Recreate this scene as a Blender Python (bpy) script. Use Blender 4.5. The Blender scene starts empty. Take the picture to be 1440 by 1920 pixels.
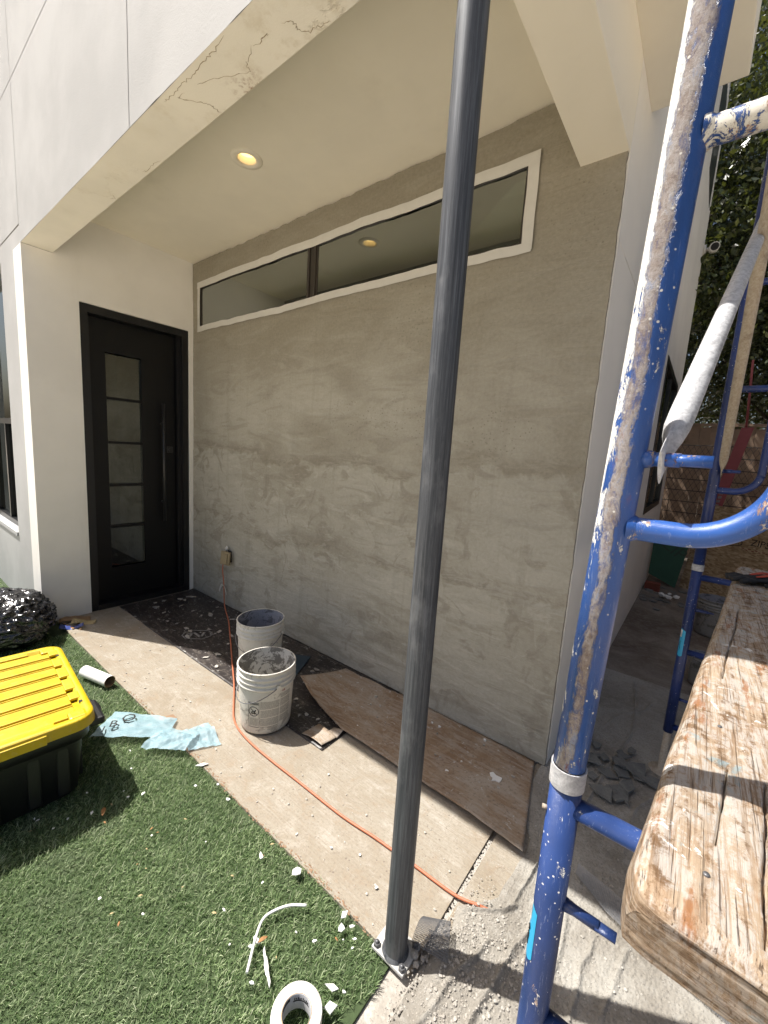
import bpy, bmesh, math, random
import numpy as np
from mathutils import Vector, Matrix, noise as mnoise

random.seed(7); rng = np.random.default_rng(7)
scene = bpy.context.scene
COL = scene.collection

# ------------------------------------------------------------------ camera
YAW, PITCH, ROLL = -0.65504, 0.14686, 0.06543
CAM = Vector((3.8893, -1.99279, 1.5))
cy, sy, cp, sp = math.cos(YAW), math.sin(YAW), math.cos(PITCH), math.sin(PITCH)
fw_ = Vector((sy*cp, cy*cp, -sp)); r0 = Vector((cy, -sy, 0)); u0 = r0.cross(fw_)
rt_ = math.cos(ROLL)*r0 + math.sin(ROLL)*u0; up_ = -math.sin(ROLL)*r0 + math.cos(ROLL)*u0
cam = bpy.data.cameras.new('camera'); camo = bpy.data.objects.new('camera', cam); COL.objects.link(camo)
cam.sensor_fit = 'HORIZONTAL'; cam.sensor_width = 36.0; cam.lens = 764.278/1440*36
cam.clip_start = 0.02; cam.clip_end = 500
m = Matrix((rt_, up_, -fw_)).transposed().to_4x4(); m.translation = CAM
camo.matrix_world = m; scene.camera = camo

# ------------------------------------------------------------------ sky, sun, exposure
SUN = Vector((0.47, 0.235, -1.0)).normalized()          # direction the light travels
world = bpy.data.worlds.new('World'); scene.world = world; world.use_nodes = True
wn = world.node_tree; bg = wn.nodes['Background']
sky = wn.nodes.new('ShaderNodeTexSky'); sky.sky_type = 'NISHITA'; sky.sun_disc = False
sky.sun_elevation = math.asin(-SUN.z); sky.sun_rotation = math.atan2(-SUN.x, -SUN.y)
sky.air_density = 1.0; sky.dust_density = 5.0; sky.ozone_density = 1.0
wn.links.new(sky.outputs[0], bg.inputs[0]); bg.inputs[1].default_value = 0.08
sl = bpy.data.lights.new('sun', 'SUN'); sl.energy = 5.0; sl.angle = math.radians(0.53); sl.color = (1.0, 0.965, 0.91)
so = bpy.data.objects.new('sun', sl); COL.objects.link(so); so.rotation_euler = SUN.to_track_quat('-Z', 'Y').to_euler(); so.location = (0, -4, 12)
vs = scene.view_settings; vs.view_transform = 'Standard'; vs.look = 'None'; vs.exposure = 0.70; vs.gamma = 1.0; vs.use_curve_mapping = False
scene.cycles.use_denoising = True
try: scene.cycles.denoiser = 'OPENIMAGEDENOISE'
except Exception: pass
scene.cycles.max_bounces = 8; scene.cycles.diffuse_bounces = 5; scene.cycles.glossy_bounces = 3; scene.cycles.use_adaptive_sampling = True; scene.cycles.adaptive_threshold = 0.02; scene.cycles.transparent_max_bounces = 16
scene.cycles.caustics_reflective = False; scene.cycles.caustics_refractive = False; scene.cycles.sample_clamp_indirect = 8

# ------------------------------------------------------------------ material helpers
class NT:
    def __init__(s, name):
        s.m = bpy.data.materials.new(name); s.m.use_nodes = True; s.t = s.m.node_tree; s.n = s.t.nodes
        s.bs = s.n['Principled BSDF']; s.out = s.n['Material Output']; s._c = {}
    def new(s, typ, **kw):
        n = s.n.new(typ)
        for k, v in kw.items(): setattr(n, k, v)
        return n
    def put(s, sock, v):
        if isinstance(v, bpy.types.NodeSocket): s.t.links.new(v, sock)
        elif v is not None:
            if isinstance(v, (tuple, list)) and len(v) == 3 and len(sock.default_value) == 4: v = (*v, 1)
            sock.default_value = v
    def co(s, kind='Object', scale=None, rot=None, loc=None):
        tc = s._c.get('tc') or s.new('ShaderNodeTexCoord'); s._c['tc'] = tc
        o = tc.outputs[kind]
        if scale or rot or loc:
            mp = s.new('ShaderNodeMapping'); s.t.links.new(o, mp.inputs[0])
            if scale: mp.inputs['Scale'].default_value = scale
            if rot: mp.inputs['Rotation'].default_value = rot
            if loc: mp.inputs['Location'].default_value = loc
            o = mp.outputs[0]
        return o
    def xyz(s, v):
        n = s.new('ShaderNodeSeparateXYZ'); s.put(n.inputs[0], v); return n.outputs
    def noise(s, vec, scale=5, detail=4, rough=0.55, dist=0.0, col=False):
        n = s.new('ShaderNodeTexNoise'); s.put(n.inputs['Vector'], vec); n.inputs['Scale'].default_value = scale
        n.inputs['Detail'].default_value = detail; n.inputs['Roughness'].default_value = rough; n.inputs['Distortion'].default_value = dist
        return n.outputs['Color' if col else 'Fac']
    def vor(s, vec, scale=5, feature='F1', out='Distance', rnd=1.0):
        n = s.new('ShaderNodeTexVoronoi', feature=feature); s.put(n.inputs['Vector'], vec); n.inputs['Scale'].default_value = scale
        n.inputs['Randomness'].default_value = rnd
        return n.outputs[out]
    def wave(s, vec, scale=5, dist=2, detail=2, dscale=1, bands='X'):
        n = s.new('ShaderNodeTexWave', bands_direction=bands); s.put(n.inputs['Vector'], vec); n.inputs['Scale'].default_value = scale
        n.inputs['Distortion'].default_value = dist; n.inputs['Detail'].default_value = detail; n.inputs['Detail Scale'].default_value = dscale
        return n.outputs['Fac']
    def step(s, fac, a, b, lo=0.0, hi=1.0):
        n = s.new('ShaderNodeMapRange', interpolation_type='SMOOTHSTEP'); s.put(n.inputs[0], fac)
        for i, v in enumerate((a, b, lo, hi)): n.inputs[i+1].default_value = v
        return n.outputs[0]
    def math(s, op, a, b=0.0, c=None):
        n = s.new('ShaderNodeMath', operation=op); s.put(n.inputs[0], a); s.put(n.inputs[1], b)
        if c is not None: s.put(n.inputs[2], c)
        return n.outputs[0]
    def mix(s, fac, a, b, mode='MIX'):
        n = s.new('ShaderNodeMix', data_type='RGBA', blend_type=mode); s.put(n.inputs[0], fac); s.put(n.inputs[6], a); s.put(n.inputs[7], b)
        return n.outputs[2]
    def ramp(s, fac, *stops):
        n = s.new('ShaderNodeValToRGB'); s.put(n.inputs[0], fac); e = n.color_ramp.elements
        while len(e) < len(stops): e.new(0.5)
        for i, (p, c) in enumerate(stops): e[i].position = p; e[i].color = (*c, 1) if len(c) == 3 else c
        return n.outputs[0]
    def bump(s, h, strength=0.3, dist=0.01, prev=None):
        n = s.new('ShaderNodeBump'); s.put(n.inputs['Height'], h); n.inputs['Strength'].default_value = strength; n.inputs['Distance'].default_value = dist
        if prev is not None: s.t.links.new(prev, n.inputs['Normal'])
        return n.outputs[0]
    def done(s, color=None, rough=0.6, metal=0.0, normal=None, spec=None, **kw):
        b = s.bs
        s.put(b.inputs['Base Color'], color); s.put(b.inputs['Roughness'], rough); s.put(b.inputs['Metallic'], metal)
        if normal is not None: s.t.links.new(normal, b.inputs['Normal'])
        if spec is not None: b.inputs['Specular IOR Level'].default_value = spec
        for k, v in kw.items(): s.put(b.inputs[k.replace('_', ' ')], v)
        return s.m

MAT = {}
def plain(name, col, rough=0.6, metal=0.0, var=0.12, scale=30, bump=0.0, spec=None):
    t = NT(name); c = t.co(); n = t.noise(c, scale, 5, 0.6)
    d = tuple(x*(1-var) for x in col); l = tuple(min(1, x*(1+var)) for x in col)
    colr = t.mix(n, d, l); nm = t.bump(n, bump, 0.004) if bump else None
    MAT[name] = t.done(colr, rough, metal, nm, spec); return MAT[name]

# grey fresh stucco -------------------------------------------------
def m_stucco():
    t = NT('grey_stucco'); c = t.co(); o = t.xyz(c)
    wob = t.noise(t.co(scale=(1, 1, .25)), 1.3, 5, .6); wob2 = t.noise(c, 9, 3, .6)
    def lap(z0, amp):
        zz = t.math('ADD', o[2], t.math('MULTIPLY', t.math('SUBTRACT', wob, .5), amp))
        return t.math('ADD', zz, t.math('MULTIPLY', t.math('SUBTRACT', wob2, .5), .10))
    z1 = lap(1.42, .55); z2 = lap(.80, .6)
    a1 = t.step(z1, 1.40, 1.43); a2 = t.step(z2, .78, .81); low = t.math('SUBTRACT', 1.0, a1)
    d1 = t.math('MULTIPLY', a1, t.step(z1, 1.56, 1.43)); d2 = t.math('MULTIPLY', a2, t.step(z2, .93, .81))
    wc = t.mix(.30, c, t.noise(c, 2.2, 3, .55, col=True), 'ADD')
    cv = t.xyz(t.vor(wc, 2.0, 'F1', 'Color'))[0]; sm = t.vor(wc, 3.3, 'SMOOTH_F1')
    lo = t.noise(c, 1.5, 4, .5, .6)
    sweep = t.noise(t.co(scale=(.7, 1, 3.0), rot=(0, .16, 0)), 2.6, 4, .52, 1.6)
    arc = t.noise(t.mix(.6, c, t.noise(c, 1.9, 2, .5, col=True), 'ADD'), 4.2, 5, .58, 1.4)
    smear = t.noise(t.co(scale=(1, 1, 3.5), rot=(0, -.35, 0)), 6.0, 8, .70, 1.0)
    fine = t.noise(c, 60, 5, .7); vstreak = t.noise(t.co(scale=(7, 1, .45)), 2.0, 4, .55)
    base = t.ramp(lo, (.38, (.335, .308, .245)), (.5, (.385, .358, .292)), (.62, (.44, .414, .345)))
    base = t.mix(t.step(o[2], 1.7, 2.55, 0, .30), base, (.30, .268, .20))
    base = t.mix(t.math('MULTIPLY', low, .30), base, (.485, .465, .405))
    base = t.mix(t.step(sweep, .52, .64, 0, .42), base, (.275, .248, .192))
    base = t.mix(t.step(sweep, .47, .36, 0, .30), base, (.52, .495, .425))
    base = t.mix(t.math('MULTIPLY', t.step(cv, .55, .75, 0, .22), t.math('ADD', low, .25)), base, (.54, .52, .455))
    base = t.mix(t.math('MULTIPLY', t.step(arc, .53, .63, 0, .40), t.math('ADD', low, .35)), base, (.255, .228, .178))
    dm = t.math('MULTIPLY', t.math('MAXIMUM', d1, d2), t.step(smear, .43, .58, .2, .95)); base = t.mix(t.math('MULTIPLY', dm, .72), base, (.235, .207, .158))
    ps = t.math('MULTIPLY', t.step(smear, .55, .62, 0, .32), low); base = t.mix(ps, base, (.60, .575, .51))
    base = t.mix(t.step(smear, .45, .38, 0, .20), base, (.25, .225, .18))
    base = t.mix(t.step(vstreak, .55, .66, 0, .22), base, (.28, .255, .20))
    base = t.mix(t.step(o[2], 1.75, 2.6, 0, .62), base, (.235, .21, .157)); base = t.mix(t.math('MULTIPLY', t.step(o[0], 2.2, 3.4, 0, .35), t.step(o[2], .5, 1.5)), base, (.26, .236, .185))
    ph = t.math('MULTIPLY', t.step(t.vor(c, 48, 'F1'), .24, .12), t.step(t.noise(c, 2.2, 4, .65), .51, .58))
    ph = t.math('MULTIPLY', ph, t.step(o[2], 1.3, 1.6)); base = t.mix(t.math('MULTIPLY', ph, .55), base, (.16, .14, .10))
    base = t.mix(.10, base, t.ramp(fine, (.36, (.16, .145, .115)), (.64, (.62, .58, .50))))
    h = t.math('ADD', t.math('MULTIPLY', sweep, .8), t.math('MULTIPLY', arc, .6))
    h = t.math('ADD', h, t.math('MULTIPLY', a1, .35)); h = t.math('ADD', h, t.math('MULTIPLY', a2, .35)); h = t.math('ADD', h, t.math('MULTIPLY', smear, .5))
    nm = t.bump(h, .8, .011); nm = t.bump(fine, .35, .0015, nm)
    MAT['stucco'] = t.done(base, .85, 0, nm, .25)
m_stucco()

def m_white(name, col, crack=False, var=.06, bumpy=.25):
    t = NT(name); c = t.co(); n1 = t.noise(c, 1.3, 5, .6); n2 = t.noise(c, 140, 4, .7); n3 = t.noise(t.co(scale=(1.5, 1.5, .35)), 2.5, 5, .65)
    b = t.mix(t.step(n1, .36, .64), tuple(x*(1-var) for x in col), tuple(min(.95, x*(1+var)) for x in col))
    b = t.mix(t.math('MULTIPLY', t.step(n3, .55, .8), .14), b, (.50, .45, .36))
    h = n2
    if crack:
        o = t.xyz(c)
        wc = t.mix(.35, c, t.noise(c, 6, 5, .7, col=True), 'ADD')
        ce = t.vor(wc, 1.7, 'DISTANCE_TO_EDGE')
        zone = t.math('MULTIPLY', t.step(o[0], 1.75, 2.1), t.step(o[0], 3.1, 2.8))
        zone2 = t.math('MULTIPLY', t.step(o[0], 1.0, 1.15), t.step(o[0], 1.75, 1.4))
        zone = t.math('MAXIMUM', zone, t.math('MULTIPLY', zone2, .35))
        und = t.step(o[2], 2.765, 2.756)
        zone = t.math('MULTIPLY', zone, und)
        brk = t.step(t.noise(c, 3.5, 4, .65), .50, .58)
        cm = t.math('MULTIPLY', t.math('MULTIPLY', t.step(ce, .022, .003), zone), brk)
        halo = t.math('MULTIPLY', t.math('MULTIPLY', t.step(ce, .16, .0), zone), t.step(t.noise(c, 9, 5, .7), .46, .62))
        b = t.mix(t.math('MULTIPLY', halo, .28), b, (.50, .40, .24))
        b = t.mix(t.math('MULTIPLY', cm, .25), b, (.25, .18, .10))
        # damp brown blot by the inner edge
        blot = t.math('MULTIPLY', t.math('MULTIPLY', t.step(t.math('ABSOLUTE', t.math('SUBTRACT', o[0], 2.42)), .11, .0), t.step(o[1], -1.12, -1.03)), und)
        blot = t.math('MULTIPLY', blot, t.step(t.noise(c, 22, 5, .75), .42, .62))
        b = t.mix(t.math('MULTIPLY', blot, .85), b, (.26, .12, .045))
        h = t.math('ADD', n2, t.math('MULTIPLY', cm, -4))
    MAT[name] = t.done(b, .85, 0, t.bump(h, bumpy, .002), .3)
m_white('white_stucco', (.455, .455, .45), var=.08, bumpy=.5)
m_white('fascia_paint', (.84, .80, .71), crack=True, var=.05)
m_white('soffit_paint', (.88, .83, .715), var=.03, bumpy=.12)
m_white('wall_paint', (.86, .835, .785), var=.035, bumpy=.15)

def m_concrete():
    t = NT('broom_concrete'); c = t.co(); n1 = t.noise(c, 1.8, 7, .66, .7); n2 = t.noise(c, 95, 6, .8); n3 = t.noise(c, 9, 7, .74, .9); n4 = t.noise(c, 34, 5, .7)
    broom = t.noise(t.co(scale=(2.0, 120, 1), rot=(0, 0, 1.42)), 1.8, 4, .7)
    b = t.ramp(n1, (.36, (.275, .232, .174)), (.5, (.315, .277, .219)), (.64, (.355, .323, .268)))
    b = t.mix(t.step(n3, .50, .64, 0, .5), b, (.43, .395, .34))
    b = t.mix(t.step(n3, .47, .36, 0, .42), b, (.30, .22, .145))
    b = t.mix(t.step(broom, .42, .62, 0, .42), b, (.26, .21, .155))
    b = t.mix(t.step(n2, .50, .60, 0, .55), b, (.22, .18, .14))
    b = t.mix(t.step(n4, .60, .68, 0, .5), b, (.30, .255, .21))
    sp = t.math('MULTIPLY', t.step(t.vor(c, 36, 'F1'), .17, .09), t.step(t.noise(c, 6, 3), .48, .56))
    b = t.mix(t.math('MULTIPLY', sp, .75), b, (.17, .135, .11))
    w = t.step(t.noise(t.co(scale=(1, 3, 1)), 4.5, 8, .76, 1.5), .55, .66, 0, .35); b = t.mix(w, b, (.46, .43, .385))
    nm = t.bump(broom, .7, .003); nm = t.bump(n2, .55, .002, nm)
    MAT['concrete'] = t.done(b, .9, 0, nm, .2)
m_concrete()

def m_dust(name, c1, c2, c3, bs=.5):
    t = NT(name); c = t.co(); n1 = t.noise(c, 2.4, 6, .65, .7); n2 = t.noise(c, 130, 5, .8); n3 = t.noise(c, 26, 5, .7)
    b = t.ramp(n1, (.38, c1), (.5, c2), (.63, c3))
    b = t.mix(t.step(n3, .5, .62, 0, .5), b, c3)
    b = t.mix(t.step(n2, .47, .36, 0, .6), b, tuple(x*.55 for x in c1))
    gr = t.vor(c, 120, 'F1'); h = t.math('ADD', t.math('MULTIPLY', n3, .8), t.math('MULTIPLY', gr, -.6))
    nm = t.bump(h, bs, .006); nm = t.bump(n2, .4, .002, nm)
    MAT[name] = t.done(b, .92, 0, nm, .2)
m_dust('plaster_dust', (.22, .20, .17), (.285, .264, .23), (.355, .337, .302))
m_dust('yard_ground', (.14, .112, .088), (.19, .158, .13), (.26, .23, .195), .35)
m_dust('lump', (.33, .30, .26), (.42, .39, .345), (.52, .49, .44), .3)
m_dust('shard', (.12, .12, .115), (.17, .17, .16), (.22, .215, .20), .2)

def m_turf():
    t = NT('turf_blade'); g = t.new('ShaderNodeNewGeometry'); rnd = g.outputs['Random Per Island']
    c = t.co(); n = t.step(t.noise(c, 2.2, 4, .6, .5), .40, .62); dst = t.step(t.noise(c, 5.0, 4, .65), .52, .66)
    b = t.ramp(rnd, (0.0, (.04, .085, .024)), (.3, (.14, .22, .085)), (.55, (.29, .40, .18)), (.8, (.48, .58, .32)), (1.0, (.66, .70, .48)))
    b = t.mix(t.math('MULTIPLY', n, .30), b, (.10, .17, .07)); b = t.mix(t.math('MULTIPLY', dst, .18), b, (.46, .45, .38))
    MAT['turf'] = t.done(b, .45, 0, None, .4)
    tr = t.new('ShaderNodeBsdfTranslucent'); t.put(tr.inputs[0], b); mx = t.new('ShaderNodeMixShader'); mx.inputs[0].default_value = .38
    t.t.links.new(t.bs.outputs[0], mx.inputs[1]); t.t.links.new(tr.outputs[0], mx.inputs[2]); t.t.links.new(mx.outputs[0], t.out.inputs[0])
m_turf()
plain('turf_backing', (.045, .070, .025), .9, var=.4, scale=60)

def m_peel(name, blue, streak=False, amount=.5, white=(.66, .64, .60), lean=(0, 0)):
    """old blue scaffold enamel: chipped to primer, plaster splashes and rust"""
    t = NT(name); c = t.co(); o = t.xyz(c)
    lc = t.co(scale=(1, 1, .38))
    n1 = t.noise(lc, 48, 8, .78, .5); n2 = t.noise(lc, 13, 7, .74, .4); n3 = t.noise(c, 120, 6, .85); n4 = t.noise(lc, 5, 4, .6)
    b = t.mix(t.step(n4, .36, .64), tuple(x*.6 for x in blue), tuple(min(1, x*1.3) for x in blue))
    scr = t.step(t.noise(t.co(scale=(6, 6, .5), rot=(.4, .2, .5)), 60, 4, .75), .60, .68)
    b = t.mix(t.math('MULTIPLY', scr, .22), b, (.40, .45, .58))
    comb = t.math('ADD', t.math('MULTIPLY', n1, .6), t.math('MULTIPLY', n2, .4))
    th = .665-.17*amount
    k = t.step(comb, th, th+.02)
    rust_n = t.noise(lc, 20, 8, .78)
    rgh = t.math('ADD', .30, t.math('MULTIPLY', k, .45))
    h = t.math('ADD', t.math('MULTIPLY', k, -.8), t.math('MULTIPLY', n3, .35))
    if streak:
        # bare, weathered strip down the side of the post that faces the walkway
        xx = t.math('SUBTRACT', o[0], t.math('MULTIPLY', o[2], lean[0])); yy = t.math('SUBTRACT', o[1], t.math('MULTIPLY', o[2], lean[1]))
        ang = t.math('ARCTAN2', yy, xx)
        ang = t.math('ADD', ang, t.math('MULTIPLY', t.math('SUBTRACT', n2, .5), 2.4))
        ang = t.math('ADD', ang, t.math('MULTIPLY', t.math('SUBTRACT', n1, .5), 1.1))
        def band(a0, a1, e=.10): return t.math('MULTIPLY', t.step(ang, a0-e, a0+e), t.step(ang, a1+e, a1-e))
        bare = band(-2.05, -1.30); pale = t.math('MAXIMUM', t.step(ang, -2.02, -2.14), t.step(ang, 2.4, 2.6))
        hi = t.step(o[2], .25, .60, .0, 1.0)
        b = t.mix(k, b, white)
        pk = t.math('MULTIPLY', pale, t.step(t.math('ADD', comb, t.math('MULTIPLY', hi, .075)), .515, .535))
        brown = t.ramp(t.math('ADD', t.math('MULTIPLY', rust_n, .5), t.math('MULTIPLY', n1, .5)), (.37, (.15, .10, .07)), (.46, (.27, .215, .17)), (.53, (.36, .325, .295)), (.60, (.24, .29, .42)))
        b = t.mix(t.math('MULTIPLY', bare, t.step(comb, .42, .50, .30, .9)), b, brown)
        b = t.mix(t.math('MULTIPLY', bare, t.step(n3, .54, .62, 0, .32)), b, (.52, .50, .48)); b = t.mix(t.math('MULTIPLY', bare, t.step(n3, .46, .40, 0, .5)), b, (.13, .09, .065)); b = t.mix(pk, b, (.70, .69, .66))
        r2 = t.math('MULTIPLY', t.step(rust_n, .58, .64), t.math('MAXIMUM', bare, .3)); b = t.mix(t.math('MULTIPLY', r2, .9), b, (.22, .065, .025))
        cover = t.math('MAXIMUM', bare, pk); rgh = t.math('MAXIMUM', rgh, t.math('MULTIPLY', cover, .85))
        h = t.math('ADD', h, t.math('MULTIPLY', t.math('MULTIPLY', cover, t.math('ADD', n1, n3)), 1.1))
    else:
        b = t.mix(k, b, white)
        r2 = t.math('MULTIPLY', k, t.step(rust_n, .54, .60)); b = t.mix(t.math('MULTIPLY', r2, .85), b, (.23, .085, .035))
    spot = t.step(t.vor(c, 80, 'F1'), .15, .09); spot = t.math('MULTIPLY', spot, t.step(n2, .48, .53)); b = t.mix(spot, b, (.62, .60, .56))
    MAT[name] = t.done(b, rgh, 0, t.bump(h, .65, .0022), .5)
BL = (.024, .082, .29)
m_peel('scaffold_post', BL, True, .55, lean=(.030, .006))
m_peel('scaffold_bar', BL, False, .66)
m_peel('scaffold_rung', BL, False, 1.18, (.60, .57, .50))
m_peel('scaffold_pin', BL, False, .85, (.42, .30, .22))
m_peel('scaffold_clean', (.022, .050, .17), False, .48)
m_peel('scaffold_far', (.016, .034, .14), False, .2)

def m_brace(name, c1, c2):
    t = NT(name); c = t.co(); n = t.noise(t.co(scale=(14, 2, 14)), 9, 7, .75, .6); n2 = t.noise(c, 160, 4, .7); n3 = t.noise(c, 22, 5, .7)
    b = t.ramp(n, (.33, c1), (.62, c2)); b = t.mix(t.math('MULTIPLY', t.step(n3, .56, .66), .35), b, tuple(x*.45 for x in c1))
    MAT[name] = t.done(b, .75, .15, t.bump(t.math('ADD', n, n2), .35, .0012), .35)
m_brace('galvanised', (.30, .30, .31), (.55, .55, .555))
m_brace('plastered', (.34, .27, .20), (.50, .44, .36))
m_brace('collar', (.40, .39, .37), (.58, .57, .54))

def m_pole():
    t = NT('steel_primer'); c = t.co(); n = t.noise(t.co(scale=(60, 60, 1.4)), 2.6, 8, .8); n2 = t.noise(t.co(scale=(1, 1, .4)), 8, 5, .65); n3 = t.noise(c, 100, 4, .7)
    b = t.ramp(n, (.36, (.040, .044, .050)), (.5, (.072, .078, .088)), (.64, (.135, .143, .157)))
    b = t.mix(t.math('MULTIPLY', t.step(n2, .52, .64), .45), b, (.21, .215, .225))
    b = t.mix(t.math('MULTIPLY', t.step(n3, .70, .76), .4), b, (.4, .4, .4))
    MAT['pole'] = t.done(b, t.math('ADD', .38, t.math('MULTIPLY', n2, .25)), .25, t.bump(n, .12, .001), .4)
m_pole()

def m_wood():
    t = NT('weathered_plank'); rt = (0, 0, .096); c = t.co()
    g = t.noise(t.co(scale=(75, 3.0, 30), rot=rt), 3.0, 8, .74, .4); gw = t.noise(t.co(scale=(14, 1.0, 14), rot=rt), 3.0, 6, .7, .8); n1 = t.noise(c, 5.5, 7, .72, 1.0); n2 = t.noise(t.co(scale=(1.3, 1, 1), rot=rt), 17, 8, .78, .9); n3 = t.noise(c, 160, 5, .8); n5 = t.noise(c, 42, 6, .76)
    b = t.ramp(t.math('ADD', t.math('MULTIPLY', g, .5), t.math('MULTIPLY', gw, .5)), (.38, (.15, .082, .040)), (.47, (.29, .188, .108)), (.55, (.40, .295, .195)), (.64, (.49, .40, .30)))
    b = t.mix(t.step(n1, .46, .60, 0, .5), b, (.40, .345, .28))
    pl = t.math('MULTIPLY', t.step(t.math('ADD', t.math('MULTIPLY', n2, .6), t.math('MULTIPLY', n5, .4)), .465, .53), t.step(g, .40, .52))
    b = t.mix(.20, b, (.33, .285, .235)); b = t.mix(t.math('MULTIPLY', pl, .62), b, (.47, .45, .42))
    dk = t.step(t.math('ADD', t.math('MULTIPLY', n5, .6), t.math('MULTIPLY', gw, .4)), .475, .40, 0, .8); b = t.mix(dk, b, (.14, .078, .038))
    pt = t.math('MULTIPLY', t.step(t.noise(c, 15, 7, .76, .7), .56, .62), t.step(n1, .5, .56)); b = t.mix(t.math('MULTIPLY', pt, .62), b, (.20, .32, .36))
    wh = t.step(t.noise(c, 11, 6, .74, 1.5), .63, .65); b = t.mix(t.math('MULTIPLY', wh, .9), b, (.74, .72, .68))
    rs = t.step(t.noise(t.co(scale=(9, 2.2, 1), rot=rt), 3.2, 5, .66), .57, .66, 0, .75); b = t.mix(rs, b, (.26, .10, .03))
    ln = t.step(t.noise(t.co(scale=(160, 2.2, 60), rot=rt), 2.2, 4, .7), .60, .66, 0, .7); b = t.mix(ln, b, (.07, .04, .022))
    o = t.xyz(c); eg = t.noise(t.co(scale=(5, 5, 130)), 2.4, 6, .7, .5); side = t.step(o[2], .0530, .0490)
    b = t.mix(side, b, t.mix(.42, t.ramp(eg, (.40, (.085, .052, .03)), (.5, (.22, .155, .10)), (.60, (.36, .28, .20))), b))
    h = t.math('ADD', t.math('ADD', g, t.math('MULTIPLY', ln, -.8)), t.math('MULTIPLY', n3, .5)); h = t.math('ADD', h, t.math('MULTIPLY', t.math('MULTIPLY', eg, side), 2.0))
    MAT['plank'] = t.done(b, .85, 0, t.bump(h, .8, .003), .2)
m_wood()

def m_card():
    t = NT('brown_board'); c = t.co(); n1 = t.noise(c, 3.1, 6, .66, 1.0); n2 = t.noise(t.co(scale=(1, 5, 1)), 6, 7, .74, 1.0); n3 = t.noise(c, 70, 5, .75)
    b = t.ramp(n1, (.38, (.25, .16, .095)), (.5, (.315, .225, .15)), (.62, (.37, .30, .23)))
    o = t.xyz(c); gry = t.step(o[0], 2.2, 2.9, 0, .4)
    b = t.mix(t.math('MULTIPLY', t.step(n2, .46, .58), t.math('ADD', .42, gry)), b, (.45, .40, .345))
    b = t.mix(t.math('MULTIPLY', t.step(n3, .54, .62), .5), b, (.15, .115, .085))
    sp = t.math('MULTIPLY', t.step(t.noise(c, 26, 6, .75, .8), .61, .64), .7); b = t.mix(sp, b, (.56, .545, .51))
    MAT['card'] = t.done(b, .8, 0, t.bump(n3, .25, .0015), .3)
m_card()
def m_paper():
    t = NT('black_underlay'); c = t.co(); n1 = t.noise(c, 4, 6, .68, 1.0); n2 = t.noise(t.co(scale=(1, 3, 1)), 12, 7, .75, 1.2); n3 = t.noise(c, 60, 4, .7)
    b = t.ramp(n1, (.35, (.017, .013, .013)), (.65, (.042, .034, .031)))
    b = t.mix(t.math('MULTIPLY', t.step(n2, .5, .62), .42), b, (.21, .18, .15))
    spl = t.math('MULTIPLY', t.step(t.noise(t.co(scale=(1, 1.6, 1)), 17, 6, .75, 1.0), .61, .63), .85); b = t.mix(spl, b, (.46, .45, .42))
    b = t.mix(t.math('MULTIPLY', t.step(n3, .62, .67), .5), b, (.4, .37, .33))
    MAT['paper'] = t.done(b, .42, 0, t.bump(n1, .35, .006), .5)
m_paper()

def m_bucket(name, col, grime, amt):
    t = NT(name); c = t.co(); n1 = t.noise(c, 13, 7, .74, .9); n2 = t.noise(c, 5, 4, .6); n3 = t.noise(c, 60, 5, .75)
    b = t.mix(n2, tuple(x*.88 for x in col), col)
    b = t.mix(t.math('MULTIPLY', t.step(n1, .61-.15*amt, .64-.15*amt), .85), b, grime)
    b = t.mix(t.math('MULTIPLY', t.step(n3, .56, .64), .45*min(1, amt+.4)), b, tuple(x*.6 for x in grime))
    MAT[name] = t.done(b, .48, 0, t.bump(n1, .3, .003), .4)
m_bucket('bucket_plastic', (.70, .67, .60), (.36, .335, .29), .25)
m_bucket('bucket_inside', (.62, .60, .555), (.12, .11, .098), .85)
m_bucket('bucket_inside_dark', (.33, .335, .37), (.13, .13, .14), .6)
m_bucket('bucket_old', (.30, .285, .26), (.13, .12, .105), .5)
m_bucket('tape_paper', (.78, .765, .72), (.62, .56, .49), .3)

def m_print():
    t = NT('label_print'); c = t.co(); o = t.xyz(c)
    ang = t.math('ARCTAN2', o[1], o[0])
    line = t.math('FRACT', t.math('MULTIPLY', o[2], 210.0)); ln = t.step(line, .38, .5)
    v = t.new('ShaderNodeCombineXYZ'); t.put(v.inputs[0], t.math('MULTIPLY', ang, 40.0)); t.put(v.inputs[1], t.math('FLOOR', t.math('MULTIPLY', o[2], 210.0)))
    wn_ = t.noise(v.outputs[0], 1.0, 3, .8); wd = t.step(wn_, .40, .47)
    par = t.step(t.math('FRACT', t.math('MULTIPLY', o[2], 21.0)), .12, .16)
    k = t.math('MULTIPLY', t.math('MULTIPLY', ln, wd), par)
    grim = t.noise(c, 16, 6, .72)
    b = t.mix(t.math('MULTIPLY', k, .8), (.62, .59, .52), (.07, .07, .07))
    b = t.mix(t.math('MULTIPLY', t.step(grim, .58, .68), .6), b, (.52, .49, .43))
    MAT['print'] = t.done(b, .5)
m_print()

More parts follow.
